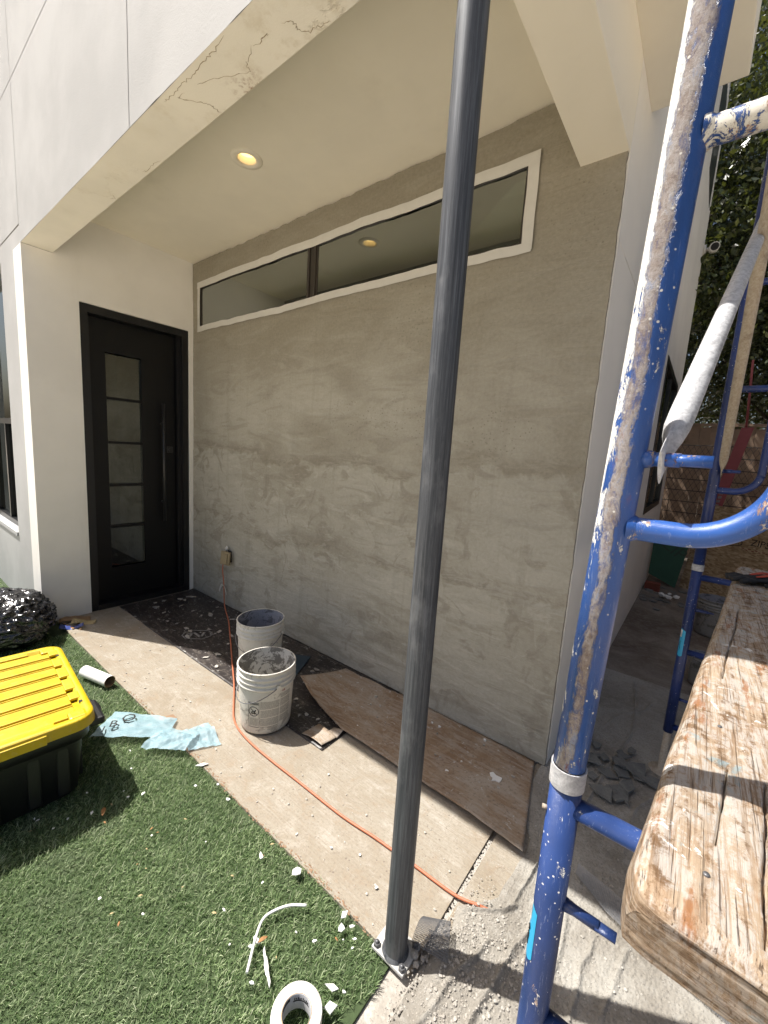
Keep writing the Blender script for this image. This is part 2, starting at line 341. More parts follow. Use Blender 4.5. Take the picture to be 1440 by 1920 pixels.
def m_leaf(name, c1, c2, c3):
    t = NT(name); g = t.new('ShaderNodeNewGeometry'); rnd = g.outputs['Random Per Island']
    b = t.ramp(rnd, (0, c1), (.6, c2), (1, c3))
    m_ = t.done(b, .32, 0, None, .5)
    tr = t.new('ShaderNodeBsdfTranslucent'); t.put(tr.inputs[0], t.mix(.5, b, (.20, .22, .02)))
    mx = t.new('ShaderNodeMixShader'); mx.inputs[0].default_value = .22
    t.t.links.new(t.bs.outputs[0], mx.inputs[1]); t.t.links.new(tr.outputs[0], mx.inputs[2]); t.t.links.new(mx.outputs[0], t.out.inputs[0])
    MAT[name] = m_
m_leaf('tree_leaf', (.018, .028, .010), (.036, .052, .018), (.095, .105, .038))
plain('bark', (.075, .055, .04), .9, var=.3, scale=18, bump=.6)

def m_osb():
    t = NT('strand_board'); c = t.co(); v = t.vor(t.co(scale=(1, 1, 2.6), rot=(0, .5, 0)), 26, 'F1', 'Color'); k = t.xyz(v)[0]; n = t.noise(c, 70, 4, .7)
    b = t.ramp(k, (.1, (.30, .195, .10)), (.5, (.46, .32, .175)), (.9, (.60, .45, .28)))
    MAT['osb'] = t.done(t.mix(t.math('MULTIPLY', n, .35), b, (.12, .07, .035)), .7, 0, t.bump(k, .3, .002))
m_osb()
def m_glass(name, tint, rough=.02, mixv=.0):
    t = NT(name); gl = t.new('ShaderNodeBsdfGlossy'); gl.inputs['Color'].default_value = (.9, .95, .92, 1); gl.inputs['Roughness'].default_value = rough
    tr = t.new('ShaderNodeBsdfTransparent'); tr.inputs['Color'].default_value = (*tint, 1)
    fr = t.new('ShaderNodeFresnel'); fr.inputs['IOR'].default_value = 1.62
    f = t.math('ADD', fr.outputs[0], mixv)
    mx = t.new('ShaderNodeMixShader'); t.put(mx.inputs[0], f)
    t.t.links.new(tr.outputs[0], mx.inputs[1]); t.t.links.new(gl.outputs[0], mx.inputs[2]); t.t.links.new(mx.outputs[0], t.out.inputs[0])
    MAT[name] = t.m
m_glass('window_glass', (.45, .50, .44), .012, .30)
m_glass('door_glass', (.35, .36, .33), .03, .12)
m_glass('facade_glass', (.30, .34, .36), .01, .0)

def m_mesh_tape():
    t = NT('blue_mesh'); c = t.co('UV'); n = t.noise(t.co(), 30, 4, .7)
    o = t.xyz(c)
    fx = t.math('FRACT', t.math('MULTIPLY', o[0], 60)); fy = t.math('FRACT', t.math('MULTIPLY', o[1], 60))
    k = t.math('MAXIMUM', t.step(fx, .24, .30), t.step(fy, .24, .30)); k = t.math('MAXIMUM', k, .10)
    b = t.mix(n, (.24, .40, .46), (.38, .53, .59))
    t.put(t.bs.inputs['Base Color'], b); t.bs.inputs['Roughness'].default_value = .55; t.put(t.bs.inputs['Alpha'], t.math('MULTIPLY', k, .72))
    MAT['blue_mesh'] = t.m
m_mesh_tape()

plain('black_door', (.0045, .0045, .005), .38, var=.25, scale=40, spec=.35)
plain('black_frame', (.010, .010, .011), .35, var=.3, scale=40)
plain('bronze_frame', (.040, .033, .027), .4, var=.2, scale=40)
plain('handle_metal', (.05, .05, .052), .3, .6, var=.3, scale=60)
plain('masking_tape', (.60, .585, .54), .6, var=.08, scale=25, bump=.3)
plain('interior', (.30, .29, .27), .9, var=.08, scale=2)
plain('white_plastic', (.72, .70, .66), .4, var=.05)
plain('paint_chip', (.80, .79, .76), .7, var=.05, scale=50, bump=.3)

def m_lid():
    t = NT('yellow_lid'); c = t.co(); n1 = t.noise(c, 4, 6, .7, .8); n2 = t.noise(c, 55, 5, .75); n3 = t.noise(t.co(scale=(3, 1, 1)), 26, 6, .75, .6)
    b = t.mix(t.step(n1, .36, .64), (.52, .36, .005), (.58, .42, .008)); b = t.mix(t.step(n3, .56, .68, 0, .30), b, (.50, .42, .18)); b = t.mix(t.step(n2, .60, .68, 0, .35), b, (.34, .22, .03))
    MAT['yellow_lid'] = t.done(b, t.step(n1, .3, .7, .36, .52), 0, t.bump(n2, .08, .001))
m_lid()
plain('black_tub', (.011, .011, .012), .42, var=.25, scale=25, bump=.1)

def m_bag():
    t = NT('bag_plastic'); c = t.co(); w = t.mix(.12, c, t.noise(c, 8, 4, .6, col=True), 'ADD')
    v = t.vor(w, 5.5, 'DISTANCE_TO_EDGE'); v2 = t.vor(w, 9, 'SMOOTH_F1'); n = t.noise(t.co(scale=(1, 1, 2.4)), 4.5, 2, .45, 1.6)
    h = t.math('ADD', t.math('MULTIPLY', t.step(v, 0, .25), -.8), t.math('ADD', t.math('MULTIPLY', v2, .5), n))
    MAT['bag_plastic'] = t.done((.010, .010, .012), .17, 0, t.bump(h, .7, .022), 1.0)
m_bag()
plain('orange_cord', (.47, .15, .075), .5, var=.12, scale=40)
plain('box_tan', (.33, .26, .15), .6, var=.15, scale=60)
plain('brown_leaf', (.30, .15, .055), .7, var=.4, scale=60)
plain('tan_bits', (.42, .33, .17), .7, var=.4, scale=60)
plain('wire', (.20, .20, .205), .4, .6, var=.2)
plain('dark_wire', (.016, .016, .018), .6, 0, var=.2)
plain('fence_board', (.29, .20, .14), .85, var=.35, scale=8, bump=.4)
plain('red_board', (.28, .055, .06), .55, var=.2, scale=20)
plain('green_board', (.020, .085, .045), .6, var=.2, scale=10)
plain('crack_brown', (.36, .28, .18), .9, var=.4, scale=60)
plain('dark_ink', (.012, .010, .009), .7, var=.1)
plain('faded_ink', (.21, .20, .19), .7, var=.25, scale=80)
plain('dark_print', (.028, .055, .035), .7, var=.1)
plain('glove_black', (.013, .013, .015), .7, var=.2, scale=50, bump=.3)
plain('glove_red', (.38, .055, .03), .65, var=.2, scale=50, bump=.3)
plain('blue_sticker', (.03, .36, .62), .4, var=.08, scale=60)
plain('blue_sheet', (.045, .075, .105), .6, var=.2, scale=20)
plain('brick_red', (.20, .055, .035), .85, var=.3, scale=30, bump=.4)
plain('carton', (.27, .17, .09), .7, var=.3, scale=30)
plain('magazine_blue', (.05, .08, .30), .4, var=.2, scale=30)
plain('steel_bolt', (.14, .14, .145), .45, .5, var=.3, scale=80)
plain('outer_ground', (.58, .52, .43), .9, var=.25, scale=.6)  # out-of-view ground, made pale to bounce sunlight into the porch
plain('curb_red', (.26, .165, .10), .9, var=.35, scale=30, bump=.3)
plain('pvc_white', (.78, .77, .74), .45, var=.05)
plain('core_card', (.36, .25, .15), .8, var=.15, scale=60)
plain('core_print', (.42, .42, .43), .6, var=.1)
t = NT('lamp_lens'); e = t.bs; e.inputs['Base Color'].default_value = (1, .9, .7, 1)
e.inputs['Base Color'].default_value = (.3, .26, .2, 1); e.inputs['Emission Color'].default_value = (1.0, .66, .25, 1); e.inputs['Emission Strength'].default_value = 1.7; MAT['lamp_lens'] = t.m

# ------------------------------------------------------------------ object helpers
class MB:
    """collects geometry for ONE mesh object (world coordinates)"""
    def __init__(s): s.v = []; s.f = []; s.sm = []
    def add(s, vs, fs, smooth=False):
        b = len(s.v); s.v += [tuple(p) for p in vs]; s.f += [tuple(b+i for i in f) for f in fs]; s.sm += [smooth]*len(fs); return s
    def box(s, a, b, mat=None):
        (x0, y0, z0), (x1, y1, z1) = a, b
        vs = [(x0, y0, z0), (x1, y0, z0), (x1, y1, z0), (x0, y1, z0), (x0, y0, z1), (x1, y0, z1), (x1, y1, z1), (x0, y1, z1)]
        if mat: vs = [mat @ Vector(p) for p in vs]
        return s.add(vs, [(0, 3, 2, 1), (4, 5, 6, 7), (0, 1, 5, 4), (1, 2, 6, 5), (2, 3, 7, 6), (3, 0, 4, 7)])
    def bbox(s, a, b, bev=.004, mat=None):
        """box with chamfered edges"""
        bm = bmesh.new(); bmesh.ops.create_cube(bm, size=1)
        c = [(p+q)/2 for p, q in zip(a, b)]; d = [q-p for p, q in zip(a, b)]
        for v in bm.verts: v.co = Vector((c[0]+v.co.x*d[0], c[1]+v.co.y*d[1], c[2]+v.co.z*d[2]))
        bmesh.ops.bevel(bm, geom=bm.edges[:], offset=bev, segments=2, affect='EDGES', profile=.6)
        return s.bm(bm, mat)
    def bm(s, bm, mat=None, smooth=False):
        bm.verts.index_update(); vs = [(mat @ v.co if mat else v.co.copy()) for v in bm.verts]
        s.add(vs, [[v.index for v in f.verts] for f in bm.faces], smooth); bm.free(); return s
    def tube(s, pts, r, n=12, caps=True, smooth=True, flat=None):
        pts = [Vector(p) for p in pts]; rr = r if isinstance(r, (list, tuple)) else [r]*len(pts)
        vs = []; prev = None
        for i, p in enumerate(pts):
            d = (pts[min(i+1, len(pts)-1)] - pts[max(i-1, 0)]).normalized()
            if prev is None:
                a = d.cross(Vector((0, 0, 1))); a = a if a.length > .1 else d.cross(Vector((1, 0, 0)))
            else: a = prev - d*prev.dot(d)
            a.normalize(); b = d.cross(a); prev = a
            fa, fb = (flat[i] if flat else (1, 1))
            for k in range(n):
                w = 2*math.pi*k/n; vs.append(p + a*math.cos(w)*rr[i]*fa + b*math.sin(w)*rr[i]*fb)
        fs = [(i*n+k, i*n+(k+1) % n, (i+1)*n+(k+1) % n, (i+1)*n+k) for i in range(len(pts)-1) for k in range(n)]
        s.add(vs, fs, smooth)
        if caps:
            b = len(s.v)-len(vs); s.f += [tuple(b+k for k in reversed(range(n))), tuple(b+(len(pts)-1)*n+k for k in range(n))]; s.sm += [False, False]
        return s
    def lathe(s, prof, n=40, c=(0, 0, 0), a0=0, a1=2*math.pi, closed=True, smooth=True, jit=0):
        m_ = n if closed else n+1; vs = []
        for r, z in prof:
            for k in range(m_):
                w = a0+(a1-a0)*k/n; vs.append((c[0]+r*math.cos(w), c[1]+r*math.sin(w), c[2]+z))
        fs = []
        for i in range(len(prof)-1):
            for k in range(n):
                k2 = (k+1) % m_; fs.append((i*m_+k, i*m_+k2, (i+1)*m_+k2, (i+1)*m_+k))
        return s.add(vs, fs, smooth)
    def sheet(s, fn, nu, nv, smooth=True, thick=0.0):
        """grid surface fn(u,v) in 0..1; with thickness gets a lower skin and rim"""
        P = [[Vector(fn(i/nu, j/nv)) for j in range(nv+1)] for i in range(nu+1)]; W = nv+1
        vs = [p for row in P for p in row]; fs = [(i*W+j, (i+1)*W+j, (i+1)*W+j+1, i*W+j+1) for i in range(nu) for j in range(nv)]
        if thick:
            o = len(vs); vs += [p-Vector((0, 0, thick)) for p in vs]; fs += [(o+a, o+d, o+c_, o+b) for a, b, c_, d in fs[:nu*nv]]
            rim = [(i, 0) for i in range(nu+1)]+[(nu, j) for j in range(1, nv+1)]+[(i, nv) for i in range(nu-1, -1, -1)]+[(0, j) for j in range(nv-1, 0, -1)]
            for (a, b), (c_, d) in zip(rim, rim[1:]+rim[:1]):
                fs.append((a*W+b, o+a*W+b, o+c_*W+d, c_*W+d))
        return s.add(vs, fs, smooth)
    def poly(s, pts, z0, z1):
        n = len(pts); vs = [(x, y, z0) for x, y in pts]+[(x, y, z1) for x, y in pts]
        return s.add(vs, [tuple(reversed(range(n))), tuple(range(n, 2*n))]+[(i, (i+1) % n, n+(i+1) % n, n+i) for i in range(n)])
    def build(s, name, mat, parent=None, **props):
        me = bpy.data.meshes.new(name); off = parent_loc(parent)
        me.from_pydata([(p[0]-off[0], p[1]-off[1], p[2]-off[2]) for p in s.v], [], s.f)
        me.polygons.foreach_set('use_smooth', s.sm); me.materials.append(MAT[mat]); me.update()
        return link(name, me, parent, **props)

def parent_loc(p):
    l = Vector((0, 0, 0))
    while p is not None: l += p.location; p = p.parent
    return l
def link(name, me, parent=None, **props):
    o = bpy.data.objects.new(name, me); COL.objects.link(o); o.parent = parent
    for k, v in props.items(): o[k] = v
    return o
def thing(name, label, cat, loc=(0, 0, 0), group=None):
    o = bpy.data.objects.new(name, None); COL.objects.link(o); o.location = loc; o.empty_display_size = .1
    o['label'] = label; o['category'] = cat
    if group: o['group'] = group
    return o
def single(name, mb, mat, label, cat, group=None, loc=None):
    """a thing that is one mesh"""
    o = mb.build(name, mat); o['label'] = label; o['category'] = cat
    if group: o['group'] = group
    return o
def text_mesh(body, size, mat, depth=.0006):
    cu = bpy.data.curves.new('txt', 'FONT'); cu.body = body; cu.size = size; cu.extrude = depth; cu.align_x = 'CENTER'; cu.align_y = 'CENTER'; cu.resolution_u = 2
    o = bpy.data.objects.new('txt', cu); COL.objects.link(o); bpy.context.view_layer.update()
    dg = bpy.context.evaluated_depsgraph_get(); me = o.evaluated_get(dg).to_mesh()
    mb = MB(); mb.add([mat @ v.co for v in me.vertices], [tuple(p.vertices) for p in me.polygons])
    o.evaluated_get(dg).to_mesh_clear(); bpy.data.objects.remove(o); bpy.data.curves.remove(cu)
    return mb
def frame_mat(o, ex, ey, ez):
    m_ = Matrix((Vector(ex), Vector(ey), Vector(ez))).transposed().to_4x4(); m_.translation = Vector(o); return m_
def nz(x, y, z=0.0, s=1.0): return mnoise.noise(Vector((x*s, y*s, z*s)))
def lerp(a, b, t): return a+(b-a)*t
def path(pts, n=6):
    """Catmull-Rom through pts"""
    P = [Vector(p) for p in pts]; P = [2*P[0]-P[1]]+P+[2*P[-1]-P[-2]]; out = []
    for i in range(1, len(P)-2):
        for k in range(n):
            t_ = k/n; a, b, c, d = P[i-1:i+3]
            out.append(.5*((2*b)+(c-a)*t_+(2*a-5*b+4*c-d)*t_*t_+(3*b-a-3*c+d)*t_**3))
    return out+[P[-2]]

# ------------------------------------------------------------------ measured layout (metres)
L = 3.475; HC = 3.064; ZB = 2.754; W = 1.197; BW = .184; FW = .175; TOP = 6.4
WX1, WX2, WZ1, WZ2 = .100, 3.116, 2.460, 2.879
DY1, DY2, DZ = -.875, -.035, 2.475

# ------------------------------------------------------------------ ground
MB().box((-60, -60, -.30), (60, 60, -.06)).build('ground', 'outer_ground', kind='structure')
MB().box((-.05, -1.115, -.12), (3.418, .05, 0)).build('walkway', 'concrete', kind='structure')
MB().box((3.436, -1.0, -.12), (10, 1.1, -.004)).build('side_slab', 'concrete', kind='structure')
MB().box((3.436, -6, -.12), (10, -1.0, -.005)).build('front_slab', 'plaster_dust', kind='structure')
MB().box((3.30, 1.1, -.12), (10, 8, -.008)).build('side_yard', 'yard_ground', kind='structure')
MB().box((3.36, -6, -.12), (3.436, .05, -.022)).build('joint_filler', 'lump', kind='structure')
MB().box((-9, -2.5, -.10), (3.36, -1.115, -.012)).build('lawn', 'turf_backing', kind='structure')

# turf blades (one mass nobody could count)
def turf():
    zones = [(1.7, 3.372, -2.25, -1.10, 42000), (.3, 1.7, -2.2, -1.10, 18000), (-2.4, .3, -2.4, -1.215, 5000)]
    xs = []; ys = []; sc = []
    for x0, x1, y0, y1, den in zones:
        n = int((x1-x0)*(y1-y0)*den); xs.append(rng.uniform(x0, x1, n)); ys.append(rng.uniform(y0, y1, n)); sc.append(np.full(n, math.sqrt(30000/den)))
    x = np.concatenate(xs); y = np.concatenate(ys); sc = np.concatenate(sc)
    edge = -1.118 + .012*np.sin(x*9)+.008*np.sin(x*23+1)
    k = (y < edge) & ~((x > 3.345+.02*np.sin(y*30)) & (y < -1.115)) & ~((x > -.02) & (x < .06) & (y > -1.2))
    x, y, sc = x[k], y[k], sc[k]; n = len(x)
    ln = rng.uniform(.013, .025, n); wd = rng.uniform(.0008, .0015, n)*np.minimum(sc, 1.8); az = rng.uniform(0, 2*np.pi, n)
    lean = rng.uniform(.55, 1.45, n); la = rng.normal(.6, 1.3, n)     # pile leans mostly one way
    dx, dy = np.cos(la)*np.sin(lean), np.sin(la)*np.sin(lean); dz = np.cos(lean)
    px, py = np.cos(az), np.sin(az)
    V = np.zeros((n, 5, 3)); base = np.stack([x, y, np.full(n, -.012)], 1); d = np.stack([dx, dy, dz], 1); pw = np.stack([px, py, np.zeros(n)], 1)
    up = np.stack([dx*.7, dy*.7, np.ones(n)*.85], 1)
    V[:, 0] = base-pw*wd[:, None]; V[:, 1] = base+pw*wd[:, None]
    mid = base+up*(ln*.55)[:, None]; V[:, 2] = mid+pw*(wd*.9)[:, None]; V[:, 3] = mid-pw*(wd*.9)[:, None]
    V[:, 4] = mid+d*(ln*.6)[:, None]
    o = (np.arange(n)*5)[:, None]
    loops = np.concatenate([o+np.array([[0, 1, 2, 3]]), o+np.array([[3, 2, 4]])], 1).ravel()
    me = bpy.data.meshes.new('grass'); me.vertices.add(n*5); me.vertices.foreach_set('co', V.ravel()); me.loops.add(n*7); me.loops.foreach_set('vertex_index', loops.astype(np.int32))
    st = np.stack([np.arange(n)*7, np.arange(n)*7+4], 1).ravel(); me.polygons.add(n*2); me.polygons.foreach_set('loop_start', st.astype(np.int32))
    me.update(calc_edges=True); me.materials.append(MAT['turf'])
    link('grass', me, None, kind='stuff', label='short green artificial turf pile of the lawn', category='grass')
turf()

# ------------------------------------------------------------------ house
house = thing('house', 'white stucco house with grey plastered porch wall, deep fascia and soffit', 'house', (0, 0, 0))

# upper facade: stucco panels with open control joints
def facade():
    MB().box((-6, -W+.008, ZB+.004), (L-.002, -W+FW, TOP)).build('fascia_core', 'white_stucco', house)
    xs = [-6, -2.4, -.016, 1.822, L]; zs = [ZB, 3.735, TOP]; g = .0028
    for i in range(4):
        for j in range(2):
            z0 = zs[j]+(g if j else 0); z1 = zs[j+1]-(0 if j else g); x0 = xs[i]+(g if i else 0); x1 = xs[i+1]-(g if i < 3 else 0)
            if j == 0 and i < 2: z0 = 2.87+g
            b = MB(); nx, nzv = max(2, int((x1-x0)/.03)), max(2, int((z1-z0)/.15))
            def fn(u, v, x0=x0, x1=x1, z0=z0, z1=z1):
                x = lerp(x0, x1, u); z = lerp(z0, z1, v); y = -W+.0015*nz(x, z, 3, 2.5)
                if v == 0 and j == 0 and 1.95 < x < 2.75: z += max(0, nz(x, 0, 1, 9))*.004
                return (x, y, z)
            b.sheet(fn, nx, nzv, smooth=False); n0 = len(b.v)
            # close the panel: back edges
            b.box((x0, -W+.0035, z0+(.006 if j == 0 and i >= 2 else 0)), (x1, -W+.0079, z1)); b.build('stucco_panel', 'white_stucco', house)
    # underside of the fascia, chipped along the outer arris
    b = MB()
    def un(u, v):
        x = lerp(-.0, L-.003, u); y = lerp(-W+.001, -W+FW, v); z = ZB+.0012*nz(x, y, 0, 7)
        if v == 0 and 1.95 < x < 2.75: y += max(0, nz(x, 0, 1, 9))*.003
        return (x, y, z)
    b.sheet(un, 140, 8); b.build('fascia_underside', 'fascia_paint', house)
    CR = [[(2.516,-1.19),(2.447,-1.174),(2.398,-1.178),(2.341,-1.177),(2.306,-1.17),(2.255,-1.174),(2.217,-1.178),(2.171,-1.172),(2.126,-1.174),(2.088,-1.177)],[(2.704,-1.107),(2.729,-1.097),(2.728,-1.076),(2.73,-1.063),(2.75,-1.042),(2.778,-1.042),(2.8,-1.033),(2.828,-1.028)],[(2.558,-1.115),(2.526,-1.101),(2.489,-1.091),(2.477,-1.064),(2.443,-1.079),(2.42,-1.089),(2.371,-1.11),(2.32,-1.131),(2.27,-1.143)],[(2.19,-1.152),(2.15,-1.156),(2.172,-1.133),(2.198,-1.105),(2.218,-1.083),(2.226,-1.058),(2.226,-1.041),(2.227,-1.026)],[(2.643,-1.11),(2.613,-1.114),(2.59,-1.109),(2.564,-1.115)],[(1.727,-1.035),(1.663,-1.043),(1.606,-1.036),(1.566,-1.044)],[(1.211,-1.055),(1.187,-1.032),(1.161,-1.048)]]
    for k, l in enumerate(CR):     # hairline cracks opening in the underside
        pts = []
        for i in range(len(l)-1):
            for q in range(4): u = q/4; pts.append((lerp(l[i][0], l[i+1][0], u)+.012*nz(i+u, k, 1, 3.3)+.006*nz(i+u, k, 4, 9), max(-W+.004, min(-W+FW-.004, lerp(l[i][1], l[i+1][1], u)+.008*nz(i+u, k, 6, 3.7))), ZB-.0004))
        pts.append((l[-1][0], max(-W+.004, min(-W+FW-.004, l[-1][1])), ZB-.0004)); n = len(pts)
        MB().tube(pts, [(.0005+.0017*abs(nz(i, k, 2, .7)))*min(1, .3+i*.3, .3+(n-1-i)*.3) for i in range(n)], 5, flat=[(1, .5)]*n).build('crack', 'crack_brown', house)
    # band below the joint over the left wall
    MB().box((-6, -W+.002, ZB), (-.0, -W+FW, 2.87-g)).build('stucco_band', 'white_stucco', house)
facade()
def ceiling():
    cx_, cy_, r, h = 1.639, -.529, .052, .10; X0, X1, Y0, Y1 = 0.0, L-BW, -W+FW, .0199; b = MB()
    for x0, x1, y0, y1 in ((X0, cx_-h, Y0, Y1), (cx_+h, X1, Y0, Y1), (cx_-h, cx_+h, Y0, cy_-h), (cx_-h, cx_+h, cy_+h, Y1)): b.add([(x0, y0, HC), (x1, y0, HC), (x1, y1, HC), (x0, y1, HC)], [(3, 2, 1, 0)])
    n = 48; vs = []
    for k in range(n):
        a = 2*math.pi*k/n; c_, s_ = math.cos(a), math.sin(a); q = h/max(abs(c_), abs(s_)); vs += [(cx_+q*c_, cy_+q*s_, HC), (cx_+r*c_, cy_+r*s_, HC), (cx_+r*c_, cy_+r*s_, HC+.06)]
    b.add(vs, [(3*k, 3*k+1, 3*((k+1) % n)+1, 3*((k+1) % n)) for k in range(n)]+[(3*k+1, 3*k+2, 3*((k+1) % n)+2, 3*((k+1) % n)+1) for k in range(n)])
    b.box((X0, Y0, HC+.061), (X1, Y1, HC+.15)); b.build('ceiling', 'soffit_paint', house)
ceiling()
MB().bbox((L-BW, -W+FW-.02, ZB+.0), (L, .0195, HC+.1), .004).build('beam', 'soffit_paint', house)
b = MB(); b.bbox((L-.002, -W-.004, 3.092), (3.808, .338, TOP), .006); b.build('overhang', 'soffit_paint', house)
MB().box((-6, -W+FW, TOP-.25), (3.47, 5.08, TOP)).build('roof', 'white_stucco', house)
MB().box((-6, -W+FW+.002, HC+.152), (L-.2, .3, HC+.3)).build('floor_slab', 'interior', house)

# porch wall: white substrate with the window opening
wall = MB()
wall.box((.0, .02, 0), (WX1+.03, .2, HC+.05)); wall.box((WX2-.03, .02, 0), (L-.0015, .2, HC+.3)); wall.box((WX1+.03, .02, 0), (WX2-.03, .2, WZ1+.03)); wall.box((WX1+.03, .02, WZ2-.03), (WX2-.03, .2, HC+.05))
wall.build('porch_wall', 'wall_paint', house)
# grey plaster coat with ragged edges and trowel relief
def coat():
    xs = list(np.linspace(.004, WX1+.012, 6))+list(np.linspace(WX1+.012, WX2-.012, 150))[1:]+list(np.linspace(WX2-.012, L-.004, 20))[1:]
    zs = list(np.linspace(.006, WZ1+.012, 120))+list(np.linspace(WZ1+.012, WZ2-.012, 22))[1:]+list(np.linspace(WZ2-.012, HC-.004, 12))[1:]
    nx, nzv = len(xs), len(zs); b = MB(); V = []
    for i, x in enumerate(xs):
        for j, z in enumerate(zs):
            y = .0 + .0035*nz(x, z, 0, 2.2)+.002*nz(x, z*2.5, 5, 6)+.001*nz(x, z, 2, 20)
            zl = 1.42+.14*nz(x, 0, 4, 1.7)+.03*nz(x, 2, 0, 8); y += .004 if z > zl else 0
            zl = .78+.13*nz(x, 7, 4, 1.6)+.03*nz(x, 9, 0, 8); y += .003 if z > zl else 0
            y -= .006
            xx, zz = x, z
            if j == nzv-1: zz = HC-.012-.012*abs(nz(x, 1, 0, 7))-.008*nz(x, 3, 0, 2)+.004*nz(x, 5, 1, 28)
            if j == 0: zz = .008+.004*nz(x, 1, 9, 14); 
            if i == nx-1: xx = L-.004+.0045*nz(z, 1, 0, 12)-.003*abs(nz(z, 2, 2, 30)); 
            V.append((xx, y, zz))
    F = []; 
    ix1, ix2 = 5, 5+149; iz1, iz2 = 119, 119+21
    for i in range(nx-1):
        for j in range(nzv-1):
            if ix1 <= i < ix2 and iz1 <= j < iz2: continue
            F.append((i*nzv+j, (i+1)*nzv+j, (i+1)*nzv+j+1, i*nzv+j+1))
    b.add(V, F, True)
    # rim so the coat has thickness
    o = len(b.v); 
    edge = [(i, nzv-1) for i in range(nx)]
    for (a0, a1), (c0, c1) in zip(edge, edge[1:]):
        p, q = V[a0*nzv+a1], V[c0*nzv+c1]; b.add([p, q, (q[0], .021, q[2]), (p[0], .021, p[2])], [(0, 1, 2, 3)])
    for j in range(nzv-1):
        p, q = V[(nx-1)*nzv+j], V[(nx-1)*nzv+j+1]; b.add([p, q, (q[0], .021, q[2]), (p[0], .021, p[2])], [(0, 3, 2, 1)])
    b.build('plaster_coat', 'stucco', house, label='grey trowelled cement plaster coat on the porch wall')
coat()

# clerestory window in the porch wall
win = MB(); fx0, fx1, fz0, fz1 = WX1+.03, WX2-.03, WZ1+.02, WZ2-.02
d0, d1 = -.002, .075
for a, c in (((fx0, d0, fz0), (fx1, d1, fz0+.03)), ((fx0, d0, fz1-.03), (fx1, d1, fz1)), ((fx0, d0, fz0+.03), (fx0+.025, d1, fz1-.03)), ((fx1-.03, d0, fz0+.03), (fx1, d1, fz1-.03))): win.box(a, c)
win.box((1.555, d0+.004, fz0+.03), (1.665, d1, fz1-.03)); win.box((1.572, d0-.004, fz0+.03), (1.588, d0+.004, fz1-.03)); win.box((1.630, d0-.004, fz0+.03), (1.648, d0+.004, fz1-.03))
clere = win.build('clerestory_window', 'bronze_frame', house, label='long narrow clerestory window with masking tape around its frame')
for x0, x1 in ((fx0+.025, 1.555), (1.665, fx1-.03)):
    MB().box((x0, .004, fz0+.03), (x1, .010, fz1-.03)).build('pane', 'window_glass', clere)
def tape_strip(horizontal, a, b_, fixed, wid, seed):
    b = MB()
    def fn(u, v):
        s_ = lerp(a, b_, u); e = wid*(.5+.0*v); off = (v-.5)*wid
        wob = (.010*nz(s_, seed, 0, 2.3)+.006*nz(s_, seed, 3, 9)) if (v > .9 or v < .1) else 0
        y = -.0085-.002*nz(s_*4, v*3, seed, 1.5)-.004*max(0, nz(s_, v*2, seed+5, 5))
        return (s_, y, fixed+off+wob) if horizontal else (fixed+off+wob*.5, y, s_)
    b.sheet(fn, 90, 4, True); b.build('masking_tape', 'masking_tape', clere)
tape_strip(True, WX1, WX2, WZ2-.026, .052, 1); tape_strip(True, WX1, WX2+.002, WZ1+.024, .046, 2)
tape_strip(False, WZ1+.004, WZ2-.006, WX1+.020, .040, 3); tape_strip(False, WZ1+.004, WZ2-.008, WX2-.024, .052, 4)
# plain room behind the glass
rm = MB(); rm.box((.02, 2.6, 2.0), (L-.22, 2.65, 3.05)); rm.box((.02, .21, 3.0), (L-.22, 2.6, 3.05)); rm.box((.02, .21, 1.4), (.06, 2.6, 3.0)); rm.box((L-.26, .21, 1.4), (L-.22, 2.6, 3.0))
rm.build('room', 'interior', house)

# door wall (end of the porch)
dw = MB(); dw.box((-.22, -W, 0), (0, DY1, ZB-.002)); dw.box((-.22, DY2, 0), (0, .019, HC+.1)); dw.box((-.22, DY1, DZ), (0, DY2, ZB-.002)); dw.box((-.22, -W+FW, ZB-.002), (0, DY2, HC+.1))
dw.build('door_wall', 'wall_paint', house)
fr = MB(); fr.box((-.18, DY1+.002, 0), (-.015, DY1+.055, DZ-.002)); fr.box((-.18, DY2-.055, 0), (-.015, DY2-.002, DZ-.002)); fr.box((-.18, DY1+.055, DZ-.06), (-.015, DY2-.055, DZ-.002)); fr.box((-.18, DY1+.055, -.002), (-.01, DY2-.055, .045))
fr.box((-.10, DY2-.085, .045), (-.06, DY2-.055, DZ-.06)); fr.box((-.10, DY1+.055, .045), (-.06, DY1+.075, DZ-.06))
door = fr.build('entry_door', 'black_frame', house, label='black entry door with five stacked glass panes and bar handle')
leaf = MB(); ya, yb = DY1+.06, DY2-.09; za, zb = .05, DZ-.065; py0, py1 = ya+.135, ya+.405; pz0, pz1 = .33, 2.16
x0, x1 = -.15, -.105
leaf.box((x0, ya, za), (x1, py0, zb)); leaf.box((x0, py1, za), (x1, yb, zb)); leaf.box((x0, py0, za), (x1, py1, pz0)); leaf.box((x0, py0, pz1), (x1, py1, zb))
nP = 5; hgt = (pz1-pz0)/nP
for k in range(1, nP): leaf.box((x0-.003, py0, pz0+hgt*k-.011), (x1+.003, py1, pz0+hgt*k+.011))
leaf.build('door_leaf', 'black_door', door)
for k in range(nP): MB().box((-.133, py0+.001, pz0+hgt*k+.011), (-.127, py1-.001, pz0+hgt*(k+1)-.011)).build('pane', 'door_glass', door)
hb = MB(); hy = yb-.125; hb.tube([(-.045, hy, .72), (-.045, hy, 1.80)], .0125, 12); hb.tube([(-.11, hy, .90), (-.045, hy, .90)], .009, 10); hb.tube([(-.11, hy, 1.62), (-.045, hy, 1.62)], .009, 10)
